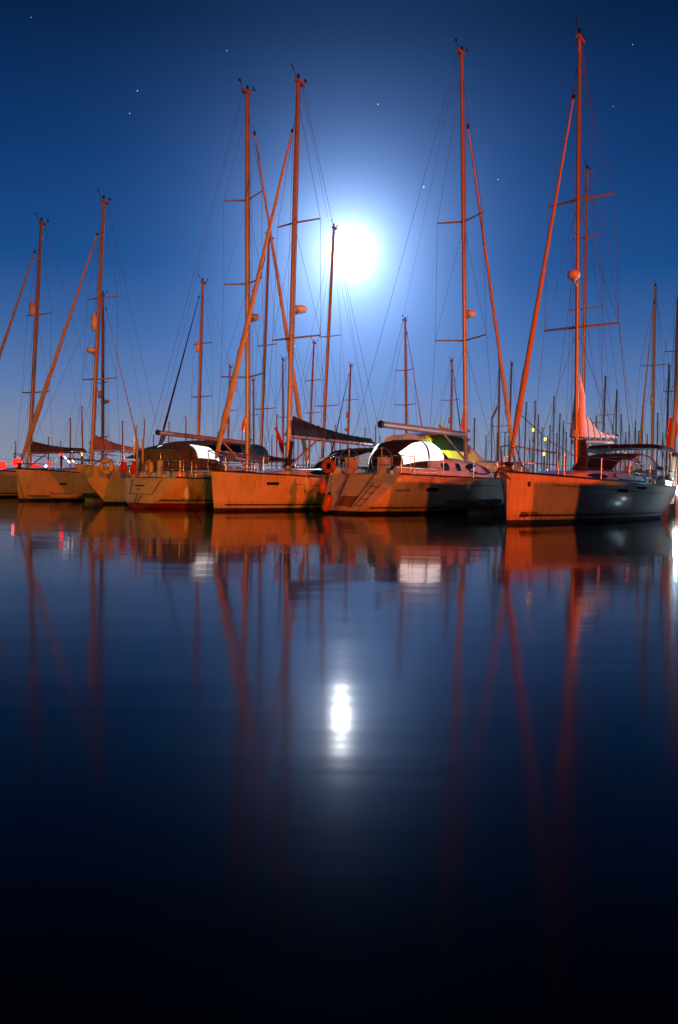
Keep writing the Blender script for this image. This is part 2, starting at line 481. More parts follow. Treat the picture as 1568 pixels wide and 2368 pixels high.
        for ga, gb, v0, v1, sharp in (glass or []):
            for side in (1, -1):
                g_ = MB(); rows = []
                for i in range(11):
                    k = i / 10; u = ga + (gb - ga) * k
                    sh = math.sin(math.pi * k) ** .6 if sharp else min(1, math.sin(math.pi * (k * .96 + .02)) * 4)
                    c = (v0 + v1) / 2; d = (v1 - v0) / 2 * sh
                    rows.append([pt(u, c - d, side, .012), pt(u, c + d, side, .012)])
                g_.grid(rows, True, flip=(side > 0)); g_.build('window', gm, r)
        s.roofpt = pt
        return r

    def mast(s, base, top, r=.1, m=ALU, spreaders=(), sl=1.0, sweep=.3, shrouds=True, wire=.008, deck_z=None, gear=True, backstay=True, lift=None):
        x0, z0 = s.pl(*base); x1, z1 = s.pl(*top)
        uu = s.u(x0); zd = s.sheer(uu) + (deck_z if deck_z is not None else .35)
        s.mx, s.mz = x0, zd; s.tx, s.tz = x1, z1
        n = 14
        pts = [Vector((x0 + (x1 - x0) * (i / n), 0, zd + (z1 - zd) * i / n)) for i in range(n + 1)]
        mb = MB().tube(pts, [r * (1.08 if i < 2 else 1) * (1 - .25 * max(0, i / n - .75) / .25) for i in range(n + 1)], 12, flat=.72, side=(1, 0, 0))
        mo = mb.build('mast', m, s.root); s.mastobj = mo
        s.mr = r
        h = MB(); hx = x1; 
        h.box((hx - .08, 0, z1 + .05), (.42, r * 1.3, .12)); h.build('masthead_fitting', m, mo)

        def mp(z): k = (z - zd) / (z1 - zd); return Vector((x0 + (x1 - x0) * k, 0, z))
        s.mp = mp
        tips = []
        for py in spreaders:
            z = s.pl(base[0] + (top[0] - base[0]) * (base[1] - py) / (base[1] - top[1]), py)[1]
            tl = sl * (1.0 if len(tips) == 0 else .88) if spreaders[0] == max(spreaders) else sl
            for side in (1, -1):
                a = mp(z); e = a + Vector((-sweep * tl, side * tl, .06))
                sp = MB().tube([a, e], [.04, .028], 6, flat=.55).build('spreader', ALU if m is not ALUD else ALUD, mo)
            tips.append((z, tl))
        tips.sort()
        if shrouds:
            zt = z1 - (z1 - zd) * .04
            for side in (1, -1):
                cp = Vector((x0 - .35, side * s.hb(uu) * .93, s.sheer(uu)))
                path = [cp] + [mp(z) + Vector((-sweep * tl, side * tl, .06)) for z, tl in tips] + [mp(zt)]
                MB().tube(path, wire, 4).build('shroud', WIRE, s.root)
                for i, (z, tl) in enumerate(tips):
                    frm = cp + Vector((.25, 0, 0)) if i == 0 else mp(tips[i - 1][0]) + Vector((-sweep * tips[i - 1][1], side * tips[i - 1][1], .06))
                    MB().tube([frm, mp(z - .1)], wire * .85, 4).build('lower_shroud', WIRE, s.root)
        if backstay:
            MB().tube([Vector((x1 - .25, 0, z1)), Vector((s.X(.985), 0, s.sheer(1) + .3))], wire, 4).build('backstay', WIRE, s.root)
        if gear:
            for sd, fr in ((1, .97), (-1, .86)):
                MB().tube([mp(zd + .3) + Vector((r * .9, sd * (r + .05), 0)), mp(zd + (z1 - zd) * fr) + Vector((r * 1.1, sd * r * .6, 0))], .007, 4).build('halyard', WIRE, mo)
            for zz_ in (.9, 1.25): MB().lathe([(.001, -.05), (.045, -.05), (.035, 0), (.045, .05), (.001, .05)], tuple(mp(zd + zz_) + Vector((0, -(r + .04), 0))), 10).build('mast_winch', STEEL, mo)
            w = MB(); w.tube([(hx + .1, 0, z1 + .1), (hx + .42, .05, z1 + .36), (hx + .44, .05, z1 + .42)], .012, 5); w.tube([(hx + .30, 0, z1 + .40), (hx + .58, .1, z1 + .38)], .02, 5)
            w.build('wind_vane', RUB, mo)
            w = MB().tube([(hx - .3, 0, z1 + .08), (hx - .5, -.05, z1 + .32)], .010, 5); w.box((hx - .5, -.05, z1 + .31), (.12, .03, .09))
            w.build('anemometer', RUB, mo)
            MB().lathe([(0.001, 0), (.05, 0), (.055, .1), (.045, .2), (.001, .22)], (hx, 0, z1 + .11), 10).build('masthead_light', RUB, mo)
        return mo

    def jib(s, top, foot, r=.09, m=SAIL, up=None, wire=.006, slack=.0):
        xt, zt = s.pl(*top); xf, zf = s.pl(*foot)
        xf = min(max(xf, -s.L / 2 + .2), s.L / 2 - .12); uf = s.u(xf); zf = s.sheer(uf) + .12
        A = Vector((xf, 0, zf)); Bt = Vector((xt, 0, zt)); n = 34
        pts = []; rr = []
        for i in range(n + 1):
            k = i / n; p = A.lerp(Bt, .025 + k * .955); p.z -= slack * 4 * k * (1 - k)
            pts.append(p)
            w = (.55 + .6 * min(1, k / .12)) if k < .12 else 1.15 - .85 * ((k - .12) / .88) ** .9
            rr.append(r * w * (1 + .07 * math.sin(i * 2.1) + .05 * math.sin(i * 4.7)))
        st = MB().tube([A, Bt], .012, 5).build('forestay', WIRE, s.root)
        fj = MB().tube(pts, rr, 10).build('furled_jib', m, s.root)
        if r > .08:
            hx_ = []; ln_ = (Bt - A).length; tn = (Bt - A).normalized(); e1 = Vector((0, 1, 0)); e2 = tn.cross(e1)
            for q in range(220):
                k = q / 219 * n; i0 = min(int(k), n - 1); f_ = k - i0
                c_ = pts[i0].lerp(pts[i0 + 1], f_); rd = rr[i0] + (rr[i0 + 1] - rr[i0]) * f_; an2 = q / 219 * ln_ * 2.6
                hx_.append(c_ + (e1 * math.cos(an2) + e2 * math.sin(an2)) * (rd + .002))
            MB().tube(hx_, .009, 4, caps=False).build('sail_edge', UVTAN, fj)
        fd = MB().lathe([(.001, 0), (.11, 0), (.13, .05), (.07, .09), (.07, .16), (.12, .2), (.11, .25), (.001, .26)], (xf, 0, zf - .1), 12)
        fd.build('furling_drum', RUB, s.root)
        sw = Bt.lerp(A, .02); MB().tube([sw, sw.lerp(A, .012)], .045, 6).build('furler_swivel', RUB, s.root)

    def boom(s, near, far, r=.09, m=ALU, cover=None, h0=.7, h1=.15, w=.13, vang=True, lift=True, vm=None):
        xa, za = s.pl(*near); xb, zb = s.pl(*far)
        xa = s.mx - s.mr - .06
        A = Vector((xa, 0, za)); Bq = Vector((xb, 0, zb))
        MB().tube([A, Bq], [r, r * .95], 10, flat=.75).build('boom', m, s.root)
        MB().tube([A.lerp(Bq, .985), A.lerp(Bq, 1.008)], r * 1.12, 10, flat=.78).build('boom_end', RUB, s.root)
        MB().tube([(s.mx - s.mr * .5, 0, za), A + (Bq - A) * .02], .05, 6).build('gooseneck', RUB, s.root)
        if lift: MB().tube([Bq, Vector((s.tx - .2, 0, s.tz))], .005, 4).build('topping_lift', WIRE, s.root)
        if vang:
            c = Vector((s.mx - s.mr, 0, s.mz + .15)); MB().tube([c, A.lerp(Bq, .3)], .035, 8).build('boom_vang', vm or ALU, s.root)
        MB().tube([A.lerp(Bq, .85) - Vector((0, 0, r)), Vector((xb + (xa - xb) * .2, .25, s.sheer(s.u(xb)) + .4))], .012, 4).build('mainsheet', WIRE, s.root)
        if cover:
            s.cover(A, Bq, r, cover, h0, h1, w)

    def cover(s, A, Bq, r, m, h0, h1, w, name='sail_cover', t0=.0, t1=.97, pw=2.2, rough=.0):
        rows = []; n = 30
        for i in range(n + 1):
            k = t0 + (t1 - t0) * i / n; p = A.lerp(Bq, k)
            if i == 0: p = p + Vector((.14, 0, 0))
            h = h1 + (h0 - h1) * (1 - k) ** pw; h *= 1 + rough * math.sin(i * 1.7) + .03 * math.sin(i * 2.9)
            ww = w * (.75 + .35 * (1 - k)) * (1 + .06 * math.sin(i * 2.3))
            row = []
            for j in range(13):
                a = math.pi * j / 12; yy = math.cos(a) * ww * (1 + .05 * math.sin(i + j * 2)); zz = math.sin(a) ** .8 * h + r * .3
                row.append((p.x, yy * (1 - .55 * math.sin(a)), p.z + zz))
            rows.append(row)
        mb = MB().grid(rows); mb.poly(rows[0][::-1]); mb.poly(rows[-1])
        o = mb.build(name, m, s.root)
        for i in range(4, n - 1, 5):
            p_ = [(x + .0, y * 1.04, z + (z - A.z) * .03) for x, y, z in rows[i]]
            lo = A.lerp(Bq, t0 + (t1 - t0) * i / n); p_ = p_ + [(lo.x, -w * .5, lo.z - r * 1.05), (lo.x, w * .5, lo.z - r * 1.05), p_[0]]
            MB().tube(p_, .012, 5, caps=False).build('sail_tie', STRIPE, o)
        return o

    def dome(s, px, py, rad=.24, side=1, name='radar_dome'):
        x, z = s.pl(px, py); c = s.mp(z); x = c.x + side * (rad + s.mr + .06)
        d = MB().lathe([(.001, -.11), (rad * .8, -.1), (rad, -.03), (rad, .03), (rad * .8, .11), (.001, .13)], (x, 0, z), 16).build(name, DOME, s.mastobj)
        MB().tube([(c.x, 0, z - .28), (x, 0, z - .13)], .03, 6).box(((c.x + x) / 2, 0, z - .13), (abs(x - c.x) + .12, .1, .03)).build('bracket', ALU, s.mastobj)

    def reflector(s, py0, py1, px, side=1, r=.12):
        z0 = s.pl(px, py1)[1]; z1 = s.pl(px, py0)[1]; c = s.mp((z0 + z1) / 2); x = c.x + side * (s.mr + r + .02)
        MB().lathe([(.001, z0), (r, z0 + .01), (r, z1 - .01), (.001, z1)], (x, 0, 0), 12).build('radar_reflector', DOME, s.mastobj)

    def rails(s, ua=.04, ub=.96, n=6, h=.6, pulpit=True, pushpit=True):
        st = None
        for side in (1, -1):
            path1 = []; path2 = []
            for i in range(n):
                u = ua + .1 + (ub - ua - .16) * i / (n - 1); p = s.P(u, s.sheer(u), side) - Vector((0, side * .07, 0))
                if st is None:
                    o = MB().tube([(0, 0, 0), (0, 0, h)], .014, 6).build('stanchion', STEEL, s.root); st = o
                else:
                    o = st.copy(); COL.objects.link(o); o.parent = s.root
                o.location = p
                path1.append(p + Vector((0, 0, h - .01))); path2.append(p + Vector((0, 0, h * .5)))
            pa = s.P(.035, s.sheer(.035), side) + Vector((0, -side * .02, h)); pb = s.P(.97, s.sheer(.97), side) + Vector((0, -side * .08, h))
            for pth, dz in ((path1, 0), (path2, -h * .5)):
                MB().tube([pa + Vector((0, 0, dz))] + pth + [pb + Vector((0, 0, dz))], .006, 4).build('lifeline', STEEL, s.root)
        if pulpit:
            m = MB(); u1, u2 = .005, .12
            a = [s.P(u2, s.sheer(u2), sd) + Vector((0, -sd * .04, 0)) for sd in (1, -1)]
            f = Vector((s.L / 2 + .1, 0, s.sheer(0) + h + .06))
            fl = [Vector((s.L / 2 - .05, sd * .2, s.sheer(0) + h + .05)) for sd in (1, -1)]
            m.tube([a[0], a[0] + Vector((.05, 0, h)), fl[0], f, fl[1], a[1] + Vector((.05, 0, h)), a[1]], .016, 6)
            m.tube([a[0] + Vector((0, 0, h * .5)), s.P(.02, s.sheer(.02), 1) + Vector((0, 0, h * .45)), s.P(.02, s.sheer(.02), -1) + Vector((0, 0, h * .45)), a[1] + Vector((0, 0, h * .5))], .013, 6)
            for sd in (0, 1):
                m.tube([fl[sd], s.P(.03, s.sheer(.03), (1, -1)[sd])], .016, 6)
            m.build('pulpit', STEEL, s.root)
        if pushpit:
            for sd in (1, -1):
                m = MB()
                q = [s.P(u, s.sheer(u), sd) + Vector((0, -sd * .08, 0)) for u in (.88, .96)]
                e = s.P(.985, s.sheer(1), sd); e.y *= .45
                m.tube([q[0], q[0] + Vector((0, 0, h)), q[1] + Vector((0, 0, h)), e + Vector((0, 0, h)), e], .016, 6)
                m.tube([q[0] + Vector((0, 0, h * .5)), q[1] + Vector((0, 0, h * .5)), e + Vector((0, 0, h * .5))], .012, 6)
                m.tube([q[1], q[1] + Vector((0, 0, h))], .014, 6)
                m.build('pushpit', STEEL, s.root)

    def canopy(s, prof, m, name='sprayhood', wins=(), wm_=VINYL, hoops=True, ex=.55, zlow=None):
        """prof: list of (x, halfwidth, zbase, ztop)"""
        def sec(x):
            P_ = prof
            for (xa, *a), (xb, *c) in zip(P_, P_[1:]):
                if min(xa, xb) - 1e-6 <= x <= max(xa, xb) + 1e-6:
                    k = (x - xa) / (xb - xa) if xb != xa else 0
                    return [p + (q - p) * k for p, q in zip(a, c)]
            return list(P_[-1][1:])

        def pt(x, th, off=0.):
            w, z0, z1 = sec(x); c = math.cos(th); sn = math.sin(th)
            y = (w + off) * math.copysign(abs(c) ** ex, c); z = z0 + (z1 - z0 + off) * max(0, sn) ** ex
            return Vector((x, y, z))
        n = 28; rows = []
        xa, xb = prof[0][0], prof[-1][0]
        xs = sorted(set([xa + (xb - xa) * i / n for i in range(n + 1)]), reverse=xb < xa)
        for x in xs: rows.append([pt(x, math.pi * j / 24) for j in range(25)])
        o = MB()
        for i in range(len(xs) - 1):
            for j in range(24):
                xm = (xs[i] + xs[i + 1]) / 2; am = 7.5 * (j + .5); am = min(am, 180 - am)
                if any(min(w_[0], w_[1]) < xm < max(w_[0], w_[1]) and w_[2] < am < w_[3] for w_ in wins): continue
                o.grid([[rows[i][j], rows[i][j + 1]], [rows[i + 1][j], rows[i + 1][j + 1]]])
        if len(prof) and prof[0][3] - prof[0][2] > .25: o.poly(rows[0][::-1])
        if prof[-1][3] - prof[-1][2] > .25 and name == 'cockpit_tent': o.poly(rows[-1])
        o = o.build(name, m, s.root)
        for (wa, wb_, t0, t1, mm) in wins:       # th range in degrees, mirrored on the other side
            for sd in (0, 1):
                rows = []
                for i in range(11):
                    x = wa + (wb_ - wa) * i / 10; row = []
                    for j in range(9):
                        a = R(t0 + (t1 - t0) * j / 8); a = a if not sd else math.pi - a
                        row.append(pt(x, a, .02))
                    rows.append(row)
                MB().grid(rows).build('window', mm, o)
        if hoops:
            h = MB()
            for x in (xs[0], xs[len(xs) // 2], xs[-1]):
                if sec(x)[2] - sec(x)[1] < .15: continue
                h.tube([pt(x, math.pi * j / 16, .012) for j in range(17)], .016, 5)
            if h.v: h.build('hoop', STEEL, o)
        return o

    def port(s, px0, px1, py, h=.09, m=GLASS, name='hull_window'):
        ua, za = s.find(px0, py); ub, zb = s.find(px1, py)
        for side in (s.near, -s.near):
            mb = MB(); s.strip(mb, ua, ub, lambda u: (za + zb) / 2 - h / 2, lambda u: (za + zb) / 2 + h / 2, side, .008, 8)
            mb.build(name, m, s.root)

    def wheel(s, x, y, z, r=.42):
        MB().torus((x, y, z), r, .018, (1, 0, 0), 28, 6).build('steering_wheel', STEEL, s.root)
        sp = MB()
        for k in range(5):
            a = 2 * math.pi * k / 5 + .3; sp.tube([(x, y, z), (x, y + r * math.cos(a), z + r * math.sin(a))], .01, 4)
        sp.build('wheel_spokes', STEEL, s.root)
        MB().box((x + .12, y, z - .25), (.28, .32, .75)).build('binnacle', GEL, s.root)


def on_hull_text(boat, txt, px, py, size, m=STRIPE, name='lettering', spacing=1.0):
    """lettering laid on the near topside, reading along the hull"""
    cu = bpy.data.curves.new(name, 'FONT'); cu.body = txt; cu.size = size; cu.space_character = spacing; cu.offset = size * .018
    to = bpy.data.objects.new('tmp', cu); COL.objects.link(to)
    bpy.context.view_layer.update()
    me = bpy.data.meshes.new_from_object(to.evaluated_get(bpy.context.evaluated_depsgraph_get()))
    bpy.data.objects.remove(to)
    u0_, z0 = boat.find(px, py)
    # text runs towards screen right
    sgn = 1 if boat.proj(boat.P(min(u0_ + .05, 1), z0, boat.near))[0] > boat.proj(boat.P(u0_, z0, boat.near))[0] else -1
    for v in me.vertices:
        u = u0_ + sgn * v.co.x / boat.L; z = z0 + v.co.y
        v.co = boat.P(u, z, boat.near, .012)
    me.materials.clear(); me.materials.append(m)
    o = bpy.data.objects.new(name, me); COL.objects.link(o); o.parent = boat.root
    return o


def fender(boat, px, py0, py1, m, label, r=.12, tilt=0., extra=0.):
    u, z1 = boat.find(px, py0); _, z0 = boat.find(px, py1)
    p = boat.W(boat.P(u, max(z0, .3), boat.near, r + .03 + extra)); h = max(z1 - z0, .35)
    root = empty('fender', (p.x, p.y, max(z0, .02)))
    tag(root, label, 'fender', 'fenders hanging on the hulls')
    root.rotation_euler = (0, tilt, 0)
    MB().lathe([(.001, 0), (r * .4, .0), (r * .95, .08), (r, .15), (r, h - .15), (r * .95, h - .08), (r * .4, h), (.001, h)], n=14).build('fender_body', m, root)
    MB().lathe([(.001, h - .01), (r * .5, h - .01), (r * .35, h + .07), (.001, h + .08)], n=10).build('fender_cap', RUB, root)
    MB().tube([(0, 0, h + .05), (0, .02, h + .5)], .01, 5).build('rope', WIRE, root)


def lifebuoy(loc, rz, r, m, label, tube=.07):
    root = empty('lifebuoy', loc, rz); tag(root, label, 'lifebuoy')
    MB().torus((0, 0, r), r - tube, tube, (1, 0, 0), 24, 10).build('ring', m, root)
    b_ = MB()
    for k in range(4):
        a = math.pi / 4 + k * math.pi / 2
        c = Vector((0, (r - tube) * math.cos(a), r + (r - tube) * math.sin(a)))
        b_.torus(c, tube * 1.02, .012, (0, -math.sin(a), math.cos(a)), 12, 5)
    b_.build('band', RUB, root)


def flag(px0, py0, px1, py1, Y, w, m, label, name='flag', ragged=True):
    """cloth hanging from (px0,py0) down to (px1,py1)"""
    A = at(px0, py0, Y); Bq = at(px1, py1, Y); root = empty(name, A); tag(root, label, 'flag')
    d = Bq - A; rows = []
    for i in range(11):
        k = i / 10; row = []
        for j in range(6):
            l = j / 5; ww = w * math.sin(math.pi * min(1, k * .75 + .18)) ** .7 if ragged else w * (k * .95 + .05)
            row.append((d.x * k + l * ww, .05 * math.sin(l * 7 + k * 5), d.z * k - .06 * l))
        rows.append(row)
    MB().grid(rows).build('cloth', m, root)
    MB().tube([(0, .03, .25), (d.x, .03, d.z - .2)], .012, 5).build('staff', STEEL, root)


# ================================================================== FRONT ROW
# ---- boat E, at the right -------------------------------------------------
E = Boat('sailing_yacht', (4.14, 19.4), 54, 12.1, 3.8, 1.28, 1.02, 'white sailing yacht nearest the camera at right with orange-lit bow and partly lowered white mainsail',
         'sailing yachts moored in the front row', rake=.12, rev=.45, p0=.5, p1=.22, tr=.7, rise=.42)
E.hull()
E.roof([(.20, .3, .05), (.30, .85, .26), (.45, 1.12, .36), (.62, 1.22, .42), (.72, 1.2, .42)], glass=[(.44, .70, .12, .42, False), (.30, .41, .12, .36, True)])
E.mast((1333, 1070), (1340, 92), r=.088, spreaders=(757, 462), sl=1.12, sweep=.25, deck_z=.33)
E.jib((1330, 205), (1176, 1082), r=.07)
E.dome(1323, 634, .19, side=1)
E.rails(n=7)
xx = lambda px, py: E.pl(px, py)[0]
zz = lambda px, py: E.pl(px, py)[1]
# boom with the dropped mainsail piled on it
E.boom((1345, 1022), (1418, 1022), r=.075, vang=True, lift=True)
xa, za = E.pl(1338, 1012); xb, zb = E.pl(1418, 1014)
A = Vector((E.mx - .05, 0, za)); Bq = Vector((xb, 0, zb))
E.cover(A, Bq, .06, SAILW, 1.15, .12, .17, name='mainsail', t1=1.0, pw=2.6, rough=.05)
MB().tube([Vector((E.mx - .05, 0, za + .0)), Vector((E.mx - .12, .0, za + 1.25)), Vector((E.mp(za + 2.0).x - .1, 0, za + 1.9))], [.24, .16, .05], 10).build('mainsail_luff', SAILW, E.root)
MB().tube([(E.mx - .02, .1, E.mz), (E.mx - .15, .12, E.mz + .45), (E.mx - .12, .1, E.mz + .95)], [.22, .19, .13], 9).build('halyard_bag', UVBLK, E.root)
# sprayhood with clear panels and bimini on top
x_f = xx(1352, 1085); x_b = xx(1500, 1085)
zt = zz(1430, 1043)
E.canopy([(E.X(.56), .95, 1.38, 1.45), (E.X(.62), 1.1, 1.38, 1.82), (E.X(.70), 1.22, 1.36, 2.12), (E.X(.765), 1.25, 1.33, 2.16)], UVBLK, wins=[(E.X(.575), E.X(.645), 12, 78, VINYL), (E.X(.655), E.X(.755), 8, 60, VINYL)])
E.canopy([(E.X(.765), 1.3, 2.26, 2.36), (E.X(.80), 1.4, 2.28, 2.52), (E.X(.90), 1.4, 2.26, 2.53), (E.X(.985), 1.3, 2.20, 2.42)], UVBLK, name='bimini', hoops=False)
for sd in (1, -1):
    bm = MB()
    for u_ in (.78, .88, .97):
        bm.tube([(E.X(.88), sd * 1.45, 1.1), (E.X(u_), sd * 1.35, 2.33)], .014, 6)
    bm.build('bimini_frame', STEEL, E.root)
MB().tube([E.P(.72, E.sheer(.72), 1) * 1 + Vector((0, -.3, .15)), E.P(.97, E.sheer(.97), 1) + Vector((0, -.3, .15))], .13, 6).tube([E.P(.72, E.sheer(.72), -1) + Vector((0, .3, .15)), E.P(.97, E.sheer(.97), -1) + Vector((0, .3, .15))], .13, 6).build('coaming', GEL, E.root)
E.wheel(E.X(.88), 0, 1.65)
E.port(1428, 1452, 1135, .1); E.port(1472, 1494, 1129, .07)
st = MB()
for sd in (1, -1): E.strip(st, .11, .97, lambda u: E.sheer(u) - .235, lambda u: E.sheer(u) - .215, sd)
st.build('cove_stripe', STRIPE, E.root)
on_hull_text(E, 'BENETEAU', 1203, 1190, .13, spacing=1.05)
lg = MB(); E.strip(lg, .028, .05, lambda u: .175, lambda u: .245, E.near, .012, 4); lg.build('logo', STRIPE, E.root)
mk = MB(); ue, ze = E.find(1221, 1121); E.strip(mk, ue, ue + .006, lambda u: ze - .05, lambda u: ze + .07, E.near, .01, 2); mk.build('bow_mark', STRIPE, E.root)
q0 = E.pl(1203, 958); q1 = E.pl(1326, 1052)
MB().tube([Vector((q0[0], 0, q0[1])), Vector(((q0[0] + q1[0]) / 2, 0, (q0[1] + q1[1]) / 2 - .12)), Vector((q1[0], 0, q1[1]))], .011, 5).build('jib_sheet', WIRE, E.root)
# anchor on the bow roller
an = MB(); xb_ = E.L / 2
an.box((xb_ + .05, 0, 1.36), (.55, .12, .06)); an.tube([(xb_ - .1, 0, 1.42), (xb_ + .42, 0, 1.38)], .025, 6)
an.tube([(xb_ + .42, 0, 1.38), (xb_ + .36, .14, 1.2), (xb_ + .2, .2, 1.1)], [.03, .04, .01], 6); an.tube([(xb_ + .42, 0, 1.38), (xb_ + .36, -.14, 1.2), (xb_ + .2, -.2, 1.1)], [.03, .04, .01], 6)
an.build('anchor', mat('galvanised_anchor', (.12, .12, .12), .6), E.root)

# ---- boat D ---------------------------------------------------------------
uD = Vector((math.cos(R(50)), math.sin(R(50))))
tD = Vector((.08, 24.7)); LD = 12.4
D = Boat('sailing_yacht', tuple(tD + uD * LD), 50, LD, 3.75, 1.35, 1.28, 'white sailing yacht seen from astern in the middle with glowing black cockpit tent',
         'sailing yachts moored in the front row', fwd_near=False, rake=.3, rev=1.15, p0=.5, p1=.3, tr=.78, rise=-.02)
D.hull(anti=ANTI)
D.roof([(.26, .3, .05), (.36, .95, .42), (.47, 1.2, .6), (.62, 1.3, .7), (.74, 1.28, .62)], glass=[(.36, .56, .1, .42, True), (.585, .615, .15, .33, False), (.65, .69, .15, .33, False)])
D.mast((1078, 1062), (1068, 127), r=.105, spreaders=(788, 513), sl=1.12, sweep=.3, deck_z=.6)
D.jib((1079, 268), (1196, 1062), r=.085, m=SAIL)
D.dome(1096, 729, .24, side=1)
D.boom((1066, 1004), (880, 981), r=.115, vang=True, vm=ALU)
D.rails(n=6)
# cockpit tent
X = lambda px: D.pl(px, 1060)[0]
z_ = lambda px, py: D.pl(px, py)[1]
xA, xB = X(876), X(1022)
Lt = xB - xA
zt = z_(940, 1017)
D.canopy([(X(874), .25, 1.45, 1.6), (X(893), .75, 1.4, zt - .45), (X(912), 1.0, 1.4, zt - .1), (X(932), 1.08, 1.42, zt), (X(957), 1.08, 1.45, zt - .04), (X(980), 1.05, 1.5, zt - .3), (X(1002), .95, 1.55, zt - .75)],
         UVBLK, name='cockpit_tent', wins=[(X(892), X(930), 8, 58, EMITV), (X(934), X(968), 8, 58, EMITV)], hoops=False)
D.wheel(D.X(.90), -.62, 1.72, .42); D.wheel(D.X(.90), .75, 1.72, .42)
MB().tube([D.P(.76, D.sheer(.76), 1) + Vector((0, -.3, .12)), D.P(.96, D.sheer(.96), 1) + Vector((0, -.3, .12))], .14, 6).tube([D.P(.76, D.sheer(.76), -1) + Vector((0, .3, .12)), D.P(.96, D.sheer(.96), -1) + Vector((0, .3, .12))], .14, 6).build('coaming', GEL, D.root)
D.port(989, 1014, 1133, .13); D.port(1172, 1180, 1128, .1)
on_hull_text(D, 'Sun Odyssey  39 DS', 914, 1137, .1)
st = MB()
for sd in (1, -1): D.strip(st, .05, .62, lambda u: D.sheer(u) - .27, lambda u: D.sheer(u) - .25, sd)
st.build('cove_stripe', STRIPE, D.root)


def transom_pt(b_, fy, fz, off=.02):             # fy -1..1 across, fz 0..1 up
    z = .1 + (b_.sheer(1) - .1) * fz; a = b_.P(1, z, 1); j = (1 - fy) / 2
    c = b_.P(1, z, -1); p = a.lerp(c, j) - Vector((.12 * math.sin(math.pi * j) + off, 0, 0)); return p


def tpatch(b_, y0, y1, z0, z1, name, m, off=.015):
    rows = [[transom_pt(b_, y0 + (y1 - y0) * i / 6, z0 + (z1 - z0) * j / 4, off) for j in range(5)] for i in range(7)]
    return MB().grid(rows, False).build(name, m, b_.root)


tpatch(D, -.32, .32, .45, .97, 'walk_through_step', DECK)
tpatch(D, -.3, .3, .12, .4, 'swim_step', TEAK)
MB().tube([transom_pt(D, -.36, .1, .05), transom_pt(D, -.36, 1, .05)], .018, 6).tube([transom_pt(D, .36, .1, .05), transom_pt(D, .36, 1, .05)], .018, 6).build('boarding_handrail', STEEL, D.root)
ld = MB()
for dy in (-.5, -.72):
    ld.tube([transom_pt(D, dy, .1, .05), transom_pt(D, dy, .75, .05)], .014, 5)
for k in range(4):
    ld.tube([transom_pt(D, -.5, .15 + k * .17, .05), transom_pt(D, -.72, .15 + k * .17, .05)], .014, 5)
ld.build('bathing_ladder', STEEL, D.root)

# ---- boat C ---------------------------------------------------------------
C = Boat('sailing_yacht', ((487 - CX) / F * 24.8, 24.8), 57, 11.6, 3.7, 1.27, 1.15, 'white sailing yacht with orange-lit bow and a navy cover on its boom',
         'sailing yachts moored in the front row', rake=.22, rev=.4, p0=.5, p1=.22)
C.hull()
C.roof([(.2, .3, .04), (.3, .85, .24), (.45, 1.08, .33), (.62, 1.15, .38), (.7, 1.12, .38)], glass=[(.36, .66, .14, .38, False)])
C.mast((667, 1080), (690, 192), r=.125, spreaders=(782, 515), sl=1.08, sweep=.25, deck_z=.3)
C.jib((680, 285), (492, 1068), r=.098)
C.dome(683, 712, .27, side=-1)
C.boom((672, 1008), (862, 1027), r=.095, cover=UVNAVY, h0=.72, h1=.2, w=.17)
MB().tube([(C.mx + .03, 0, C.mz + .1), (C.mx - .05, 0, C.mz + 1.0)], [.12, .14], 8).build('sail_cover_skirt', UVNAVY, C.root)
C.rails(n=6)
C.port(616, 646, 1118, .1)
st = MB()
for sd in (1, -1): C.strip(st, .25, .95, lambda u: C.sheer(u) - .29, lambda u: C.sheer(u) - .275, sd)
st.build('cove_stripe', STRIPE, C.root)
X = lambda px, py=1065: C.pl(px, py)[0]
xa, xb = X(768), X(868)
l = xb - xa
C.canopy([(xa, .95, 1.5, 1.6), (xa + l * .12, 1.05, 1.45, 2.0), (xa + l * .45, 1.2, 1.4, 2.28), (xa + l * .52, 1.22, 1.38, 2.3)], UVNAVY, wins=[(xa + l * .1, xa + l * .47, 10, 66, EMITV2)])
C.canopy([(xa + l * .5, 1.3, 1.95, 2.4), (xa + l * .75, 1.35, 1.9, 2.5), (xb, 1.3, 1.75, 2.38)], UVNAVY, name='bimini', hoops=False)

# ---- boat B ---------------------------------------------------------------
uB = Vector((math.cos(R(55)), math.sin(R(55)))); tB = Vector((-6.96, 27.0)); LB = 10.3
Bt_ = Boat('sailing_yacht', tuple(tB + uB * LB), 55, LB, 3.5, 1.2, 1.05, 'cream sailing yacht seen from astern, ring lifebuoys on its rail',
           'sailing yachts moored in the front row', fwd_near=False, rake=.3, rev=.55, p0=.5, p1=.35, tr=.74, rise=-.02)
B = Bt_
B.hull(m=GEL2, anti=ANTIR, boot=.17)
B.roof([(.24, .3, .04), (.34, .85, .26), (.5, 1.05, .36), (.68, 1.1, .4)], m=GEL2, glass=[(.4, .64, .14, .4, False)])
B.mast((574, 1072), (572, 217), r=.125, m=ALU, spreaders=(873, 657, 463), sl=1.15, sweep=.3, deck_z=.35)
B.jib((585, 285), (716, 1068), r=.10)
B.dome(592, 735, .22, side=1)
B.boom((568, 1024), (364, 1000), r=.085, vang=True, vm=ALUD)
B.rails(n=6)
X = lambda px: B.pl(px, 1060)[0]
xa, xb = X(372), X(480); l = xb - xa
B.canopy([(xa, 1.15, 1.3, 2.05), (xa + l * .3, 1.2, 1.35, 2.3), (xa + l * .7, 1.15, 1.35, 2.25), (xb, 1.0, 1.4, 1.6)], UVGREY, wins=[(xa + l * .28, xa + l * .78, 14, 66, EMITV)])
tpatch(B, -.5, .55, .42, .9, 'transom_door', GEL)
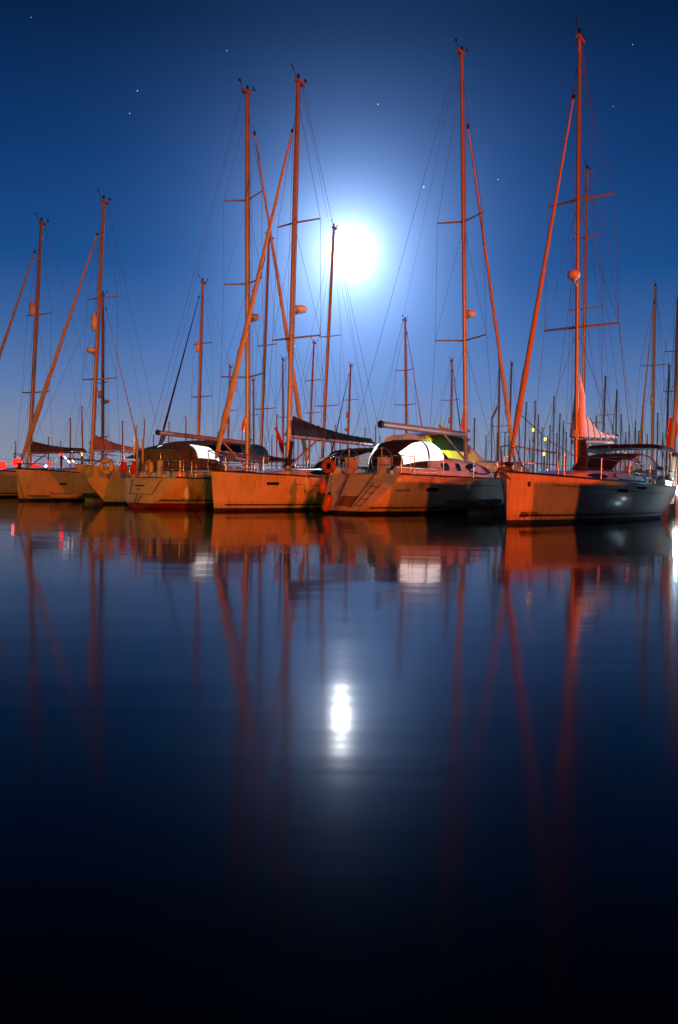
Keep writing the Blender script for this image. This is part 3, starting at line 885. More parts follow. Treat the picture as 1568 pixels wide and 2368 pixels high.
tl = MB(); tl.tube([transom_pt(B, -.55, .4, .03), transom_pt(B, .6, .4, .03)], .012, 5); tl.tube([transom_pt(B, -.55, .4, .03), transom_pt(B, -.55, .93, .03)], .012, 5); tl.tube([transom_pt(B, .6, .4, .03), transom_pt(B, .6, .93, .03)], .012, 5)
tl.build('door_frame', STRIPE, B.root)
ld = MB()
for dy in (-.1, .12): ld.tube([transom_pt(B, dy, .08, .05), transom_pt(B, dy, .42, .05)], .018, 6)
ld.build('bathing_ladder', STEEL, B.root)
tpatch(B, -.02, .4, .68, .73, 'name_lettering', STRIPE, .03); tpatch(B, .1, .3, .55, .585, 'port_lettering', STRIPE, .03)
B.wheel(B.X(.9), 0, 1.55, .4)
B.port(540, 560, 1125, .07)
bc = MB()
for sd in (1, -1):
    bc.tube([B.P(.74, B.sheer(.74), sd) + Vector((0, -sd * .3, .12)), B.P(.97, B.sheer(.97), sd) + Vector((0, -sd * .3, .12))], .13, 6)
bc.build('coaming', GEL2, B.root)
MB().tube([B.W((0, 0, 0)) * 0 + Vector((B.X(.93), .9, 1.2)), Vector((B.X(.93), .9, 2.45))], .04, 8).tube([Vector((B.X(.93), .6, 1.2)), Vector((B.X(.93), .6, 2.4))], .04, 8).build('davit_post', ALUD, B.root)

# ---- boat A ---------------------------------------------------------------
A_ = Boat('sailing_yacht', ((36 - CX) / F * 33.5, 33.5), 66, 10.8, 3.5, 1.36, 1.2, 'white sailing yacht at far left, brown sail cover, furled jib crossing the leftmost mast',
          'sailing yachts moored in the front row', rake=.22, rev=.3)
A_.hull()
A_.roof([(.2, .3, .04), (.3, .85, .24), (.45, 1.02, .33), (.7, 1.1, .38)], glass=[(.36, .66, .14, .38, False)])
A_.mast((212, 1075), (240, 467), r=.12, spreaders=(877, 689), sl=1.05, sweep=.25, deck_z=.3)
A_.jib((229, 530), (45, 1072), r=.10)
A_.dome(203, 808, .22, side=1)
A_.reflector(726, 762, 213, side=1, r=.13)
A_.boom((216, 1040), (344, 1045), r=.085, cover=UVTAN, h0=.72, h1=.14, w=.15)
A_.rails(n=6)
A_.port(140, 154, 1120, .08)

# ---- boat Z, mast leftmost -----------------------------------------------
Zx, Zy = (66 - CX) / F * 42, 42.0
uZ = Vector((math.cos(R(65)), math.sin(R(65))))
bz = Vector((Zx, Zy)) - uZ * 4.3
Z = Boat('sailing_yacht', tuple(bz), 65, 11.4, 3.6, 1.4, 1.2, 'grey-white sailing yacht cut by the left edge, leftmost mast with olive sail cover', 'sailing yachts moored in the front row', rake=.25)
Z.hull()
Z.roof([(.2, .3, .04), (.3, .85, .24), (.45, 1.02, .33), (.7, 1.1, .38)], glass=[(.36, .66, .14, .38, False)])
Z.mast((67, 1075), (96, 517), r=.125, spreaders=(908, 728), sl=1.0, sweep=.2, deck_z=.3)
Z.jib((84, 572), (-95, 1080), r=.10)
Z.reflector(700, 730, 75, side=1, r=.17)
Z.boom((70, 1046), (197, 1044), r=.09, cover=UVGREY, h0=.6, h1=.18, w=.16)
Z.rails(n=6)

# ---- boat F, outside the frame at right, shades the yacht beside it --------
Fb = Boat('sailing_yacht', (7.4, 14.6), 50, 11.5, 3.7, 1.3, 1.1, 'white sailing yacht berthed to the right of the orange-bowed yacht', 'sailing yachts moored in the front row', rake=.2)
Fb.hull()
Fb.roof([(.2, .3, .04), (.3, .85, .3), (.45, 1.08, .45), (.7, 1.15, .5)], glass=[(.36, .66, .14, .38, False)])
Fb.canopy([(Fb.X(.55), 1.0, 1.4, 1.5), (Fb.X(.62), 1.15, 1.4, 2.1), (Fb.X(.75), 1.25, 1.35, 2.2)], UVBLK)

# ================================================================== MOTOR BOATS
G = Boat('motor_cruiser', ((169 - CX) / F * 29.5, 29.5), 60, 12.5, 3.8, 1.52, 1.2, 'white motor cruiser with raked bow and slate-blue windscreen cover behind the yacht with lifebuoys', None,
         rake=2.2, p0=.75, p1=.3, rev=.2, cat='motor boat')
G.hull(line=False, stripe=False)
G.roof([(.16, .4, .04), (.3, 1.1, .25), (.44, 1.3, .42), (.8, 1.45, .5)], name='cabin', glass=[(.32, .6, .14, .4, True)])
X = lambda px: G.pl(px, 1060)[0]
xs_ = [X(p) for p in (330, 375, 430, 500, 565)]
G.canopy([(xs_[0], 1.0, 1.9, 1.95), (xs_[1], 1.35, 1.9, 2.45), (xs_[2], 1.5, 1.9, 2.78), (xs_[3], 1.5, 1.9, 2.9), (xs_[4], 1.45, 1.9, 2.85)], UVPALE, name='windscreen_cover', wins=[(xs_[1] + .2, xs_[3], 12, 40, GLASS)])
G.rails(n=6, pushpit=False, h=.45)

mY = Boat('motor_yacht', (13.5, 52.6), 50, 14.5, 4.4, 1.75, 1.5, 'flybridge motor yacht lit yellow-green behind the glowing cockpit tent', None, fwd_near=False, rake=1.2, p0=.7, p1=.3, cat='motor boat')
# aft end near left: berthed stern-to behind the front row
mY.hull(line=False, stripe=False)
X = lambda px: mY.pl(px, 1060)[0]
zt1 = mY.pl(1090, 1012)[1]
mY.roof([(.14, .5, .05), (.28, 1.4, .55), (.36, 1.6, .9), (.80, 1.7, 1.0)], m=GEL2, name='deckhouse', glass=[(.34, .78, .12, .42, False)])
xa, xb = X(930), X(1092); l = xb - xa
mY.canopy([(xa, 1.3, 2.3, zt1 - .25), (xa + l * .25, 1.5, 2.3, zt1), (xa + l * .55, 1.5, 2.3, zt1 - .05), (xa + l * .75, 1.4, 2.3, zt1 - .7), (xb, 1.1, 2.2, 2.4)], GEL2, name='hardtop', wins=[(xa + l * .12, xa + l * .6, 8, 50, GLASS)], hoops=False, ex=.5)
fly = MB(); zc = zt1
fly.box((xa + l * .55, 0, zc + .02), (1.2, .9, .1)); fly.tube([(xa + l * .45, -.3, zc - .1), (xa + l * .45, -.3, zc + .35)], .03, 6); fly.tube([(xa + l * .62, .2, zc - .1), (xa + l * .62, .2, zc + .3)], .03, 6)
fly.lathe([(.001, .25), (.12, .26), (.15, .36), (.1, .48), (.001, .5)], (xa + l * .45, -.3, zc + .05), 12); fly.box((xa + l * .62, .2, zc + .36), (.1, .5, .08)); fly.tube([(xa + l * .5, .4, zc), (xa + l * .5, .4, zc + .6)], .015, 5)
fly.build('radar_arch', GEL2, mY.root)

# ================================================================== BOATS OF THE ROWS BEHIND
GR2 = 'sailing boats moored in the rows behind'


def far_boat(label, top, base, H, left=True, jib=None, spr=(), cover=None, hood=None, dome=None, a=55, m=ALU, r=.1, jr=.07, group=GR2, simple=False, refl=None, boomlen=3.6, anti=ANTI):
    yh = 1126 + (top[0] - CX) * .0183
    Y = F * (H - CAMH) / (yh - top[1])
    M = at(base[0], 1085, Y); u = Vector((math.cos(R(a)), math.sin(R(a)))); fwd = -u if left else u
    Ln = min(13.0, H * .78); bow = Vector((M.x, M.y)) + fwd * Ln * .38
    b_ = Boat('sailing_boat', tuple(bow), a, Ln, Ln * .31, 1.15, .95, label, group, fwd_near=left, rake=.35, rev=.3)
    b_.hull(nu=10, line=not simple, stripe=False, anti=anti)
    b_.roof([(.22, .3, .05), (.34, .85, .3), (.68, 1.1, .42)], glass=None if simple else [(.38, .62, .14, .4, False)])
    b_.mast((base[0], 1075), top, r=r, m=m, spreaders=spr, sl=.95, sweep=.2, deck_z=.4, wire=.009 if Y < 90 else .012, gear=not simple)
    x1 = b_.X(.02)
    if jib:
        p = b_.proj(Vector((x1, 0, b_.sheer(0)))); k = .05
        b_.jib((top[0] + (p[0] - top[0]) * k, top[1] + (p[1] - top[1]) * k), p, r=jr, m=jib, wire=.009)
    else:
        MB().tube([Vector((x1, 0, b_.sheer(0))), Vector((b_.tx, 0, b_.tz))], .009, 4).build('forestay', WIRE, b_.root)
    A = Vector((b_.mx - .12, 0, b_.mz + 1.05)); Q = A + Vector((-boomlen, 0, .1))
    MB().tube([A, Q], .07, 8).build('boom', m, b_.root)
    if cover: b_.cover(A, Q, .07, cover, .55, .15, .14)
    MB().tube([Q, Vector((b_.tx - .2, 0, b_.tz))], .006, 4).build('topping_lift', WIRE, b_.root)
    if hood:
        b_.canopy([(b_.X(.62), .9, 1.4, 1.5), (b_.X(.68), 1.1, 1.4, 2.05), (b_.X(.78), 1.15, 1.35, 2.15)], hood)
    if dome: b_.dome(dome[0], dome[1], .2, side=1 if dome[2] * (1 if b_.fwd.x > 0 else -1) > 0 else -1)
    if refl: b_.reflector(refl[1], refl[2], refl[0], side=1 if left else -1, r=.13)
    if not simple: b_.rails(n=4, pulpit=True, pushpit=True)
    return b_


NB = far_boat
NB('sailing boat with slim dark furled jib standing alone left of centre', (469, 654), (457, 1030), 14, True, UVNAVY, (918, 795), None, UVBLUE, refl=(461, 792, 815), r=.12)
NB('sailing boat with thick dark furled jib between the tall central masts', (622, 557), (602, 1045), 17, True, UVNAVY, (946, 799), UVNAVY, UVNAVY, r=.12, jr=.13)
NB('small sailing boat with mast between the orange furled jib and pole mast', (532, 850), (526, 1012), 12, True, None, (950,), simple=False, r=.11, m=ALUD)
NB('slim sailing boat mast close to the right side of the bare pole mast', (586, 881), (588, 1054), 12, False, None, (960,), r=.11, m=ALUD)
NB('sailing boat with short mast close left of the navy cover mast', (654, 833), (656, 1067), 13, True, None, (965,), UVNAVY, r=.11, m=ALUD)
NB('sailing boat whose mast rises behind the navy boom cover', (726, 794), (713, 1040), 13, True, None, (955, 880), None, None, r=.11, m=ALUD)
NB('sailing boat whose mast top runs into the moon glow', (772, 528), (744, 1058), 17.5, True, None, (939, 778), None, None, r=.13, m=ALUD, a=60)
NB('sailing boat with black furled jib and a small radar dome below the moon', (811, 847), (802, 1045), 13, True, UVBLK, (925,), None, None, dome=(800, 993, -1), r=.13, m=ALUD, refl=(804, 953, 966))
NB('sailing boat with mast right of the moon and reddish furled jib slanting right', (937, 742), (942, 1020), 14, False, SAIL, (937, 857), None, None, r=.13, m=ALUD, jr=.06)
NB('sailing boat with black furled jib just left of the boom-carrying mast', (1045, 836), (1043, 1000), 13, False, UVBLK, (926,), None, None, r=.14, m=ALUD, jr=.07, refl=(1046, 967, 980))
NB('sailing boat with mast behind the slanting forestay right of the tent yacht', (1155, 843), (1153, 1045), 14, True, None, (986,), UVNAVY, None, r=.15, m=ALUD)
NB('small sailing boat with short mast behind the yellow-green motor yacht', (1097, 969), (1097, 1020), 11, True, None, (), simple=True, r=.13, m=ALUD)
NB('sailing boat with mast crossing the orange furled jib at right', (1183, 843), (1176, 1030), 14, True, None, (1000,), None, None, r=.13, m=ALUD)
NB('sailing boat with tall mast just behind the right-hand yacht mast', (1358, 397), (1346, 1050), 17.5, True, None, (980, 715, 549), None, None, r=.10, m=ALU, a=52)
NB('sailing boat with mast right of the lowered mainsail', (1400, 876), (1392, 1035), 13, True, None, (960,), None, None, r=.14, m=ALUD)
NB('sailing boat with navy furled jib right of the lowered mainsail', (1426, 908), (1424, 1036), 13, True, UVNAVY, (), None, None, dome=(1428, 1007, 1), r=.13, m=ALUD)
NB('sailing boat with pale orange furled jib above the black bimini', (1515, 666), (1508, 1035), 15, True, SAIL, (845,), UVNAVY, UVNAVY, r=.13, refl=(1511, 915, 935), m=ALUD)
NB('sailing boat at the right edge with leaning mast', (1567, 700), (1558, 1035), 16, True, None, (812, 905), UVNAVY, None, r=.15, m=ALU)
NB('sailing boat with slim mast left of the right-edge mast', (1547, 848), (1541, 1040), 14, True, None, (), None, None, r=.14, m=ALUD)
NB('sailing boat with mast behind the brown sail cover at left and thin jib slanting right', (238, 683), (238, 1030), 15, False, SAIL, (1011, 886), None, None, dome=(247, 928, 1), r=.13, jr=.045, refl=(241, 905, 922), m=ALU)
NB('sailing boat with jib leaning across the right edge', (1602, 500), (1590, 1035), 17, True, SAIL, (700, 900), None, None, r=.13, jr=.11)

# distant masts, each a boat of its own
GT = 'far-off boats whose bare masts stand along the horizon'
tiny = [(960, 985, 960, 12), (985, 1000, 985, 11), (1030, 1016, 1030, 10), (1138, 965, 1137, 12), (1168, 1000, 1167, 11), (1245, 960, 1243, 13), (1272, 985, 1271, 12), (1288, 1004, 1287, 11), (1303, 975, 1302, 12), (1322, 992, 1321, 11), (1360, 1000, 1359, 11), (1379, 965, 1377, 12), (1417, 985, 1415, 12), (1437, 960, 1435, 13), (1455, 985, 1454, 12), (1477, 998, 1476, 11), (680, 1000, 679, 11), (775, 985, 773, 12), (787, 1012, 786, 10), (856, 1015, 855, 10), (869, 985, 868, 12), (163, 969, 162, 11), (189, 941, 193, 12), (283, 975, 285, 12), (315, 985, 315, 11), (335, 971, 327, 12), (391, 978, 390, 11), (430, 965, 431, 12), (36, 1021, 34, 10),
        (629, 1008, 629, 11), (844, 991, 845, 12), (877, 1012, 878, 11), (1217, 932, 1212, 13), (1238, 929, 1234, 13), (1281, 918, 1280, 13), (1295, 959, 1292, 12), (1486, 941, 1485, 13),
        (1521, 957, 1520, 12), (503, 1000, 502, 11), (560, 990, 559, 12), (640, 960, 641, 12), (690, 985, 689, 12), (701, 1010, 702, 11), (768, 1000, 766, 11), (830, 1020, 829, 10),
        (902, 1018, 902, 10), (1012, 1010, 1012, 11), (1124, 1008, 1124, 11), (1201, 985, 1200, 12), (1254, 990, 1252, 12), (1266, 1010, 1266, 11), (1310, 1000, 1308, 11), (1371, 985, 1370, 12),
        (1385, 1012, 1385, 11), (1447, 1000, 1446, 11), (1470, 975, 1469, 12), (1497, 1005, 1496, 11), (1533, 1000, 1532, 11), (246, 1012, 246, 11), (212, 1020, 213, 10), (355, 1008, 356, 10), (112, 1012, 112, 10), (140, 1022, 141, 10), (445, 1015, 444, 10), (665, 1016, 664, 10), (1150, 1002, 1149, 11), (1225, 1018, 1225, 10), (1340, 1008, 1339, 11), (1410, 1020, 1410, 10)]
REFS = [(-50, 'the left edge'), (67, 'the leftmost tall mast'), (212, 'the brown sail cover mast'), (364, 'the tip of the pale boom'), (457, 'the mast with slim dark jib'), (574, 'the bare pole mast'), (667, 'the navy cover mast'),
        (744, 'the mast in the moon glow'), (942, 'the mast right of the moon'), (1078, 'the boom-carrying mast'), (1176, 'the big slanting jib'), (1336, 'the tallest right-hand mast'), (1424, 'the mast with navy jib'), (1508, 'the mast above the bimini'), (1620, 'the right edge')]
ORD = ['first', 'second', 'third', 'fourth', 'fifth', 'sixth', 'seventh', 'eighth', 'ninth', 'tenth', 'eleventh', 'twelfth', 'thirteenth', 'fourteenth', 'fifteenth', 'sixteenth', 'seventeenth', 'eighteenth']
tiny.sort(key=lambda q_: q_[2]); seen_ = {}
for i, (a_, b_, c_, h_) in enumerate(tiny):
    k_ = max(j for j, rf in enumerate(REFS) if rf[0] <= c_); seen_[k_] = seen_.get(k_, -1) + 1
    LT = '%s tiny far mast counting right from %s' % (ORD[seen_[k_]], REFS[k_][1])
    NB(LT, (a_, b_), (c_, 1060), h_, i % 3 != 0, None, (), simple=True, r=.13 if b_ < 980 else .12, m=SPARW, group=GT, a=48 + (i * 7) % 16, cover=(UVNAVY, UVTAN, None)[i % 3])

# ================================================================== PONTOONS
P0 = Vector((26, 22.4)); P1 = Vector((-24, 59.8))
ax = (P1 - P0).normalized(); an_ = Vector((ax.y, -ax.x)); 
wlk = empty('pontoon_walkway', ((P0.x + P1.x) / 2, (P0.y + P1.y) / 2, 0), math.atan2(ax.y, ax.x)); tag(wlk, 'long floating timber walkway behind the front row of boats', 'pontoon')
LW = (P1 - P0).length
MB().box((0, 0, .18), (LW, 2.0, .42)).build('float', CONC, wlk)
mb = MB(); n = int(LW / .14)
for i in range(n): mb.box((-LW / 2 + (i + .5) * LW / n, 0, .41 + .004 * ((i * 7) % 3)), (LW / n - .012, 2.1, .035))
tag(mb.build('planking', WOOD, wlk), kind='stuff')


def finger(p, a, ln, label):
    u = Vector((math.cos(R(a)), math.sin(R(a)))); c = Vector(p) + u * ln / 2
    o = empty('finger_pontoon', (c.x, c.y, 0), R(a)); tag(o, label, 'pontoon', 'finger pontoons between the berths')
    MB().box((0, 0, .12), (ln, .85, .34)).build('float', CONC, o)
    m_ = MB(); k = int(ln / .14)
    for i in range(k): m_.box((-ln / 2 + (i + .5) * ln / k, 0, .31 + .004 * ((i * 5) % 3)), (ln / k - .012, .92, .03))
    tag(m_.build('planking', WOOD, o), kind='stuff')
    MB().box((-ln / 2 - .06, 0, .28), (.1, .95, .2)).build('end_fender', RUB, o)
    for sd in (1, -1):
        for xx_ in (-ln / 2 + .8, 0):
            MB().tube([(xx_ - .14, sd * .38, .38), (xx_ + .14, sd * .38, .38)], .02, 6).box((xx_, sd * .38, .35), (.08, .05, .08)).build('cleat', STEEL, o)
    return o


finger((4.55, 25.2), 50, 10.0, 'low finger pontoon between the tent yacht and the nearest yacht')
finger((-10.6, 33.5), 60, 8.0, 'low finger pontoon left of the motor cruiser bow')
finger((-2.6, 30.0), 56, 8.0, 'low finger pontoon behind the yacht with the navy sail cover')


def pile(px, Y, top, label, r=.16):
    p = at(px, 1120, Y); o = MB().tube([(0, 0, -.6), (.01, 0, top * .5), (0, .01, top)], [r, r * .97, r * .93], 14).build('mooring_pile', PILE)
    o.location = (p.x, p.y, 0); tag(o, label, 'mooring pile')
    MB().lathe([(r * 1.05, 0), (r * 1.05, .06), (.001, .2)], (0, 0, top), 14).build('pile_cap', RUB, o)


pile(1556, 31.5, 2.3, 'brown timber mooring pile at the right edge beside the lit stern')

# dinghy and clutter at the finger end between D and E
dg = empty('inflatable_dinghy', at(1084, 1166, 27.6) * 1, R(18)); dg.location.z = 0; tag(dg, 'dark inflatable dinghy with red and yellow gear lying between the two right-hand yachts', 'dinghy')
MB().tube([(1.2, -.0, .42), (.95, .38, .34), (.3, .55, .3), (-1.2, .55, .28)], [.13, .17, .18, .17], 10).tube([(1.2, .0, .42), (.95, -.38, .34), (.3, -.55, .3), (-1.2, -.55, .28)], [.13, .17, .18, .17], 10).build('inflated_tube', mat('dinghy_grey', (.10, .10, .11), .5), dg)
MB().box((-1.1, 0, .38), (.06, .95, .4)).box((0, 0, .2), (2.1, .9, .06)).build('floor_and_transom', WOOD, dg)
MB().box((.1, 0, .42), (.26, 1.0, .04)).build('seat', WOOD, dg)
MB().box((-1.28, 0, .62), (.26, .2, .36)).box((-1.3, 0, .2), (.1, .08, .6)).build('outboard_motor', mat('motor_red', (.35, .02, .015), .35), dg)
MB().tube([(-.6, .2, .44), (.5, .3, .46)], .09, 8).build('yellow_bag', mat('yellow_bag', (.45, .34, .03), .7), dg)
# tender at the left, under A's side
dg2 = empty('inflatable_dinghy', at(150, 1140, 31.0), R(20)); dg2.location.z = .12; dg2.scale = (.5, .6, .6); tag(dg2, 'small yellowish dinghy floating against the far left yacht', 'dinghy')
MB().tube([(1.1, -.0, .40), (.85, .35, .34), (.3, .5, .3), (-1.1, .5, .28)], [.12, .16, .17, .16], 10).tube([(1.1, .0, .40), (.85, -.35, .34), (.3, -.5, .3), (-1.1, -.5, .28)], [.12, .16, .17, .16], 10).build('inflated_tube', mat('dinghy_tan', (.35, .30, .16), .5), dg2)
MB().box((-1.0, 0, .36), (.06, .9, .36)).box((0, 0, .18), (1.9, .8, .06)).build('floor_and_transom', WOOD, dg2)

# ================================================================== LAMPS ON THE PONTOONS


def pedestal(loc, h, glass, color, power, label, r=.11, aim=None):
    o = empty('pedestal_lamp', loc); tag(o, label, 'lamp')
    MB().box((0, 0, h * .42), (.2, .16, h * .84)).build('pedestal_body', mat('pedestal_grey', (.4, .4, .42), .5), o)
    MB().lathe([(r, h * .84), (r * 1.05, h * .9), (r, h * .99)], n=12).build('lamp_glass', glass, o)
    MB().lathe([(r * 1.25, h), (r * .9, h + .05), (.001, h + .07)], n=12).build('lamp_cap', STEEL, o)
    lo = lamp('pedestal_light', (loc[0], loc[1], loc[2] + h + .35), power, color, .12, 130 if aim else None, aim)
    return o


pedestal((12.2, 24.45, 0), 1.0, LWHITE, (.5, .8, 1), 48, 'unseen lamp added to brighten the shaded hull side of the nearest yacht')  # added out of frame to lift the dark hull beside it
pp = at(1568, 1136, 30.6)
pedestal((pp.x, pp.y, .0), 1.05, LWHITE, (.62, .85, 1), 260, 'white pontoon lamp at the right edge beside the lit stern', .16)
pole = empty('lamp_post', (24, 27, 0)); tag(pole, 'white lamp post on the pontoon beyond the right edge', 'lamp post')
MB().tube([(0, 0, 0), (0, 0, 1.9)], [.07, .05], 10).build('post', STEEL, pole)
MB().lathe([(.05, 1.9), (.13, 1.95), (.14, 2.1), (.1, 2.18), (.001, 2.2)], n=14).build('lamp_glass', LWHITE, pole)
lamp('lamp_post_light', (24, 27, 2.45), 7500, (.72, .84, 1), .12, 34, (4, 26, 6.0))
q = at(985, 1100, 34.5)
pedestal((q.x, q.y, .4), 1.6, LWHITE, (.85, .85, 1), 130, 'white pontoon lamp behind the glowing cockpit tent')
pedestal((5.3, 37.9, .4), 1.5, LGRN, (.5, 1, .03), 1500, 'yellow-green pontoon lamp lighting the motor yacht', aim=(8.5, 44.5, 3))
q = at(455, 1100, 41)
pedestal((q.x, q.y, .4), 1.5, LWHITE, (.8, .85, 1), 60, 'white pontoon lamp behind the yacht with lifebuoys')


def lantern(px, py, Y, w, h, m, label, name='lantern', power=0, col=(1, .02, .01)):
    p = at(px, py, Y); o = empty(name, p); tag(o, label, 'lamp')
    MB().lathe([(.001, -h / 2), (w * .3, -h * .44), (w * .46, -h * .25), (w / 2, 0), (w * .44, h * .25), (w * .28, h * .43), (.001, h / 2)], n=12).build('lamp_glass', m, o)
    MB().tube([(0, 0, -h / 2), (0, 0, -p.z + .3)], .04, 6).build('lamp_post', RUB, o)
    if power: lamp('lantern_light', p + Vector((0, -w, h)), power, col, .1)


lantern(40, 1070, 75, .95, .85, LRED, 'large red harbour lantern, brighter and higher of the two at the left edge', power=40)
lantern(6, 1078, 75, .75, 1.0, LRED, 'large red harbour lantern cut by the left edge')
lantern(75, 1078, 75, .8, .5, LREDD, 'wide low red harbour lantern under the leftmost mast')
lantern(89, 1079, 75, .4, .32, LREDD, 'small red harbour lantern right of the leftmost mast')
lantern(112, 1071, 70, .35, .3, LREDD, 'small red lantern above the far left deck')
lantern(143, 1047, 50, .26, .34, LRED, 'small red lamp hanging below the olive sail cover')
lantern(189, 1048, 50, .14, .36, LYEL, 'small yellow lamp right of the hanging red lamp')
lantern(106, 1078, 60, .14, .12, LWHITE, 'tiny white lamp above the far left deck')
lantern(981, 1064 + 22, 50, .12, .12, LWHITE, 'tiny white lamp behind the cockpit tent')
for (px, py, col) in ((1261, 1015, LYEL), (1258, 1050, LYEL), (1447, 1050 + 1, LYEL), (1233, 994, LYEL)):
    lantern(px, py, 85, .24, .36, col, {1015: 'small yellow harbour lamp between the right-hand furled jib and mast', 1050: 'lower yellow harbour lamp above the orange bow rail', 1051: 'yellow harbour lamp seen under the black bimini', 994: 'upper yellow harbour lamp beside a far mast'}[py], power=160, col=(1, .42, .06))
# two tubes beside the cruiser bow, their light reflections modelled as glowing pieces
for k, (a0, b0, a1, b1, lb) in enumerate(((147, 1054, 163, 1072, 'left-hand tube with painted white glints slanting down to the cruiser bow'), (166, 1063, 181, 1078, 'right-hand tube with painted white glints slanting down to the cruiser bow'))):
    A0 = at(a0, b0, 31.5); B0 = at(a1, b1, 31.0); o = empty('tube_glints', A0); tag(o, lb, 'tube glints')
    d = B0 - A0; MB().tube([(0, 0, 0), d], .012, 5).build('glint_tube', RUB, o)
    for q0, q1 in ((.1, .42), (.6, .92)): MB().tube([d * q0, d * (q0 + q1) / 2 , d * q1], [.025, .04, .025], 6).build('painted_glint', mat('glint_emission', (.9, .9, .9), .3, emit=(.9, .95, 1), estr=2.2), o)

# ================================================================== THINGS ON THE BOATS
fender(B, 441, 1122, 1158, FENW, 'white cylindrical fender on the side of the cream stern-on yacht', .13)
fender(C, 714, 1106, 1138, FENW, 'white cylindrical fender on the side of the yacht with the navy sail cover', .12)
pf = at(751, 1182, 24.4)
fo = empty('fender', (pf.x, pf.y, .08)); fo.rotation_euler = (0, R(14), 0); tag(fo, 'orange-lit fender leaning at the left corner of the tent yacht stern', 'fender', 'fenders hanging on the hulls')
MB().lathe([(.001, 0), (.08, 0), (.14, .08), (.145, .4), (.13, .5), (.06, .55), (.001, .56)], n=14).build('fender_body', FENO, fo)
MB().lathe([(.07, .54), (.05, .62), (.001, .63)], n=10).build('fender_cap', RUB, fo)
MB().tube([(0, 0, .6), (-.08, .1, 1.15)], .012, 5).build('rope', WIRE, fo)
pf = at(744, 1128, 24.6)
f2 = empty('fender', (pf.x, pf.y, .62)); f2.rotation_euler = (0, R(6), 0); tag(f2, 'dull orange teardrop fender above the leaning one at the tent yacht stern', 'fender', 'fenders hanging on the hulls')
MB().lathe([(.001, 0), (.1, .04), (.14, .15), (.11, .35), (.04, .55), (.001, .58)], n=14).build('fender_body', FENO, f2)
MB().tube([(0, 0, .56), (.05, .05, .85)], .012, 5).build('rope', WIRE, f2)

p = at(760, 1080, 24.9); p2 = p.copy()
lifebuoy((p.x, p.y, p.z - .22), R(250), .25, BUOYO, 'brown-orange ring lifebuoy on the stern rail of the tent yacht', .085)
p = at(247, 1079, 27.2); lifebuoy((p.x, p.y, p.z - .28), R(250), .29, BUOYY, 'cream ring lifebuoy at the left end of the stern rail with red covers', .08)
p = at(345, 1081, 26.9); lifebuoy((p.x, p.y, p.z - .28), R(215), .28, BUOYY, 'cream ring lifebuoy at the right end of the stern rail with red covers', .08)
for k, (px, lb) in enumerate(((286, 'red danbuoy pouch on the stern rail, left one'), (310, 'narrow red danbuoy pouch on the stern rail, right one'))):
    p = at(px, 1080, 27.1); o = empty('rescue_pouch', p); tag(o, lb, 'rescue pouch')
    MB().lathe([(.001, -.2), (.1 - .03 * k, -.19), (.11 - .03 * k, 0), (.1 - .03 * k, .17), (.001, .2)], n=10).build('pouch', REDC, o)
    MB().tube([(0, 0, .2), (0, 0, .75 + .3 * k)], .012, 5).build('pole', STEEL, o)

flag(633, 987, 652, 1050, 36, .22, REDC, 'long narrow red flag hanging between the two tall central masts')
flag(570, 962, 563, 997, 31.5, -.14, ORC, 'orange pennant at the left side of the bare pole mast')
flag(1549, 965, 1540, 1032, 44, .55, REDC, 'bright red pennant near the right edge')
flag(1073, 955, 1063, 992, 30.2, .12, PINKC, 'pink flag against the mast of the tent yacht', ragged=False)
flag(1149, 938, 1137, 968, 60, .12, BLUC, 'small blue flag on a halyard left of the slanting forestay')
flag(377, 1000, 368, 1030, 48, .22, BLUC, 'blue strip of sail hanging under the long pale boom')

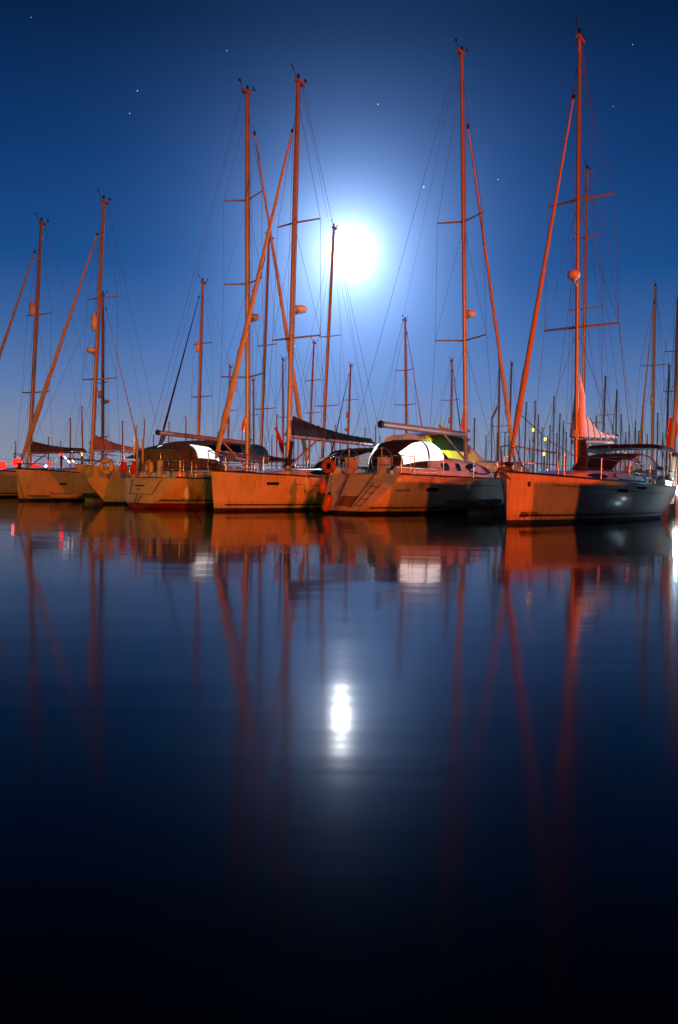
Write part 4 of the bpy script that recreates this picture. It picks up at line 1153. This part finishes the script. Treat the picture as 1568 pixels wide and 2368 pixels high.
# boom-end strut seen near the big yacht; mooring lines
for (a1, b1, a2, b2, Y1, Y2, lb) in ((1178, 1100, 1150, 1196, 19.6, 22.0, 'mooring rope from the nearest orange bow down to the water'),
                                    (492, 1094, 440, 1172, 24.9, 27.5, 'mooring rope from the glowing orange bow down to the water'),
                                    (40, 1096, 62, 1160, 33.4, 33.0, 'mooring rope at the bow of the far left yacht')):
    A0 = at(a1, b1, Y1); B0 = at(a2, b2, Y2); o = MB().tube([A0 * (1 - k / 8) + B0 * (k / 8) - Vector((0, 0, .25 * math.sin(math.pi * k / 8))) for k in range(9)], .014, 6).build('mooring_rope', WIRE); tag(o, lb, 'rope')

# ================================================================== MOON AND STARS
mo = bpy.data.meshes.new('moon')
mb = MB(); rows = []
for i in range(17):
    a = math.pi * i / 16; rows.append([(math.sin(a) * math.cos(2 * math.pi * j / 24), math.sin(a) * math.sin(2 * math.pi * j / 24), math.cos(a)) for j in range(24)])
D0 = 9000.
mb.grid(rows, True, True); mn = mb.build('moon', mat('moon_surface', (.3, .3, .3), .9, emit=(.96, .98, 1), estr=170, scale=1.5))
mn.location = CP + MOON * D0; mn.scale = [D0 * math.tan(R(.42))] * 3
tag(mn, 'brilliant full moon low in the sky between the masts', 'moon')
stars = [(980, 432, 5.5, 'brightest star, up and to the right of the moon'), (874, 241, 3.6, 'star high above the moon'), (318, 210, 3.2, 'upper of two stars at upper left'), (300, 262, 3.0, 'lower of two stars at upper left'),
         (525, 117, 2.4, 'faint star near the top left of centre'), (1152, 415, 3.2, 'star right of the mast with two spreaders'), (682, 800, 3.4, 'low star beside the central mast'), (1463, 103, 2.2, 'faint star at the upper right corner'), (1418, 246, 2.0, 'faint star right of the tallest mast'), (72, 40, 1.8, 'faint star in the top left corner'), (890, 922, 2.0, 'low faint star under the moon')]
for px, py, w, lb in stars:
    d = ray(px, py).normalized(); o = bpy.data.objects.new('star', mn.data.copy()); o.data.materials.clear(); o.data.materials.append(mat('star_light', (.5, .5, .5), .9, emit=(.75, .9, 1), estr=.8))
    COL.objects.link(o); o.location = CP + d * D0; o.scale = [D0 * w * .33 / F] * 3; tag(o, lb, 'star')
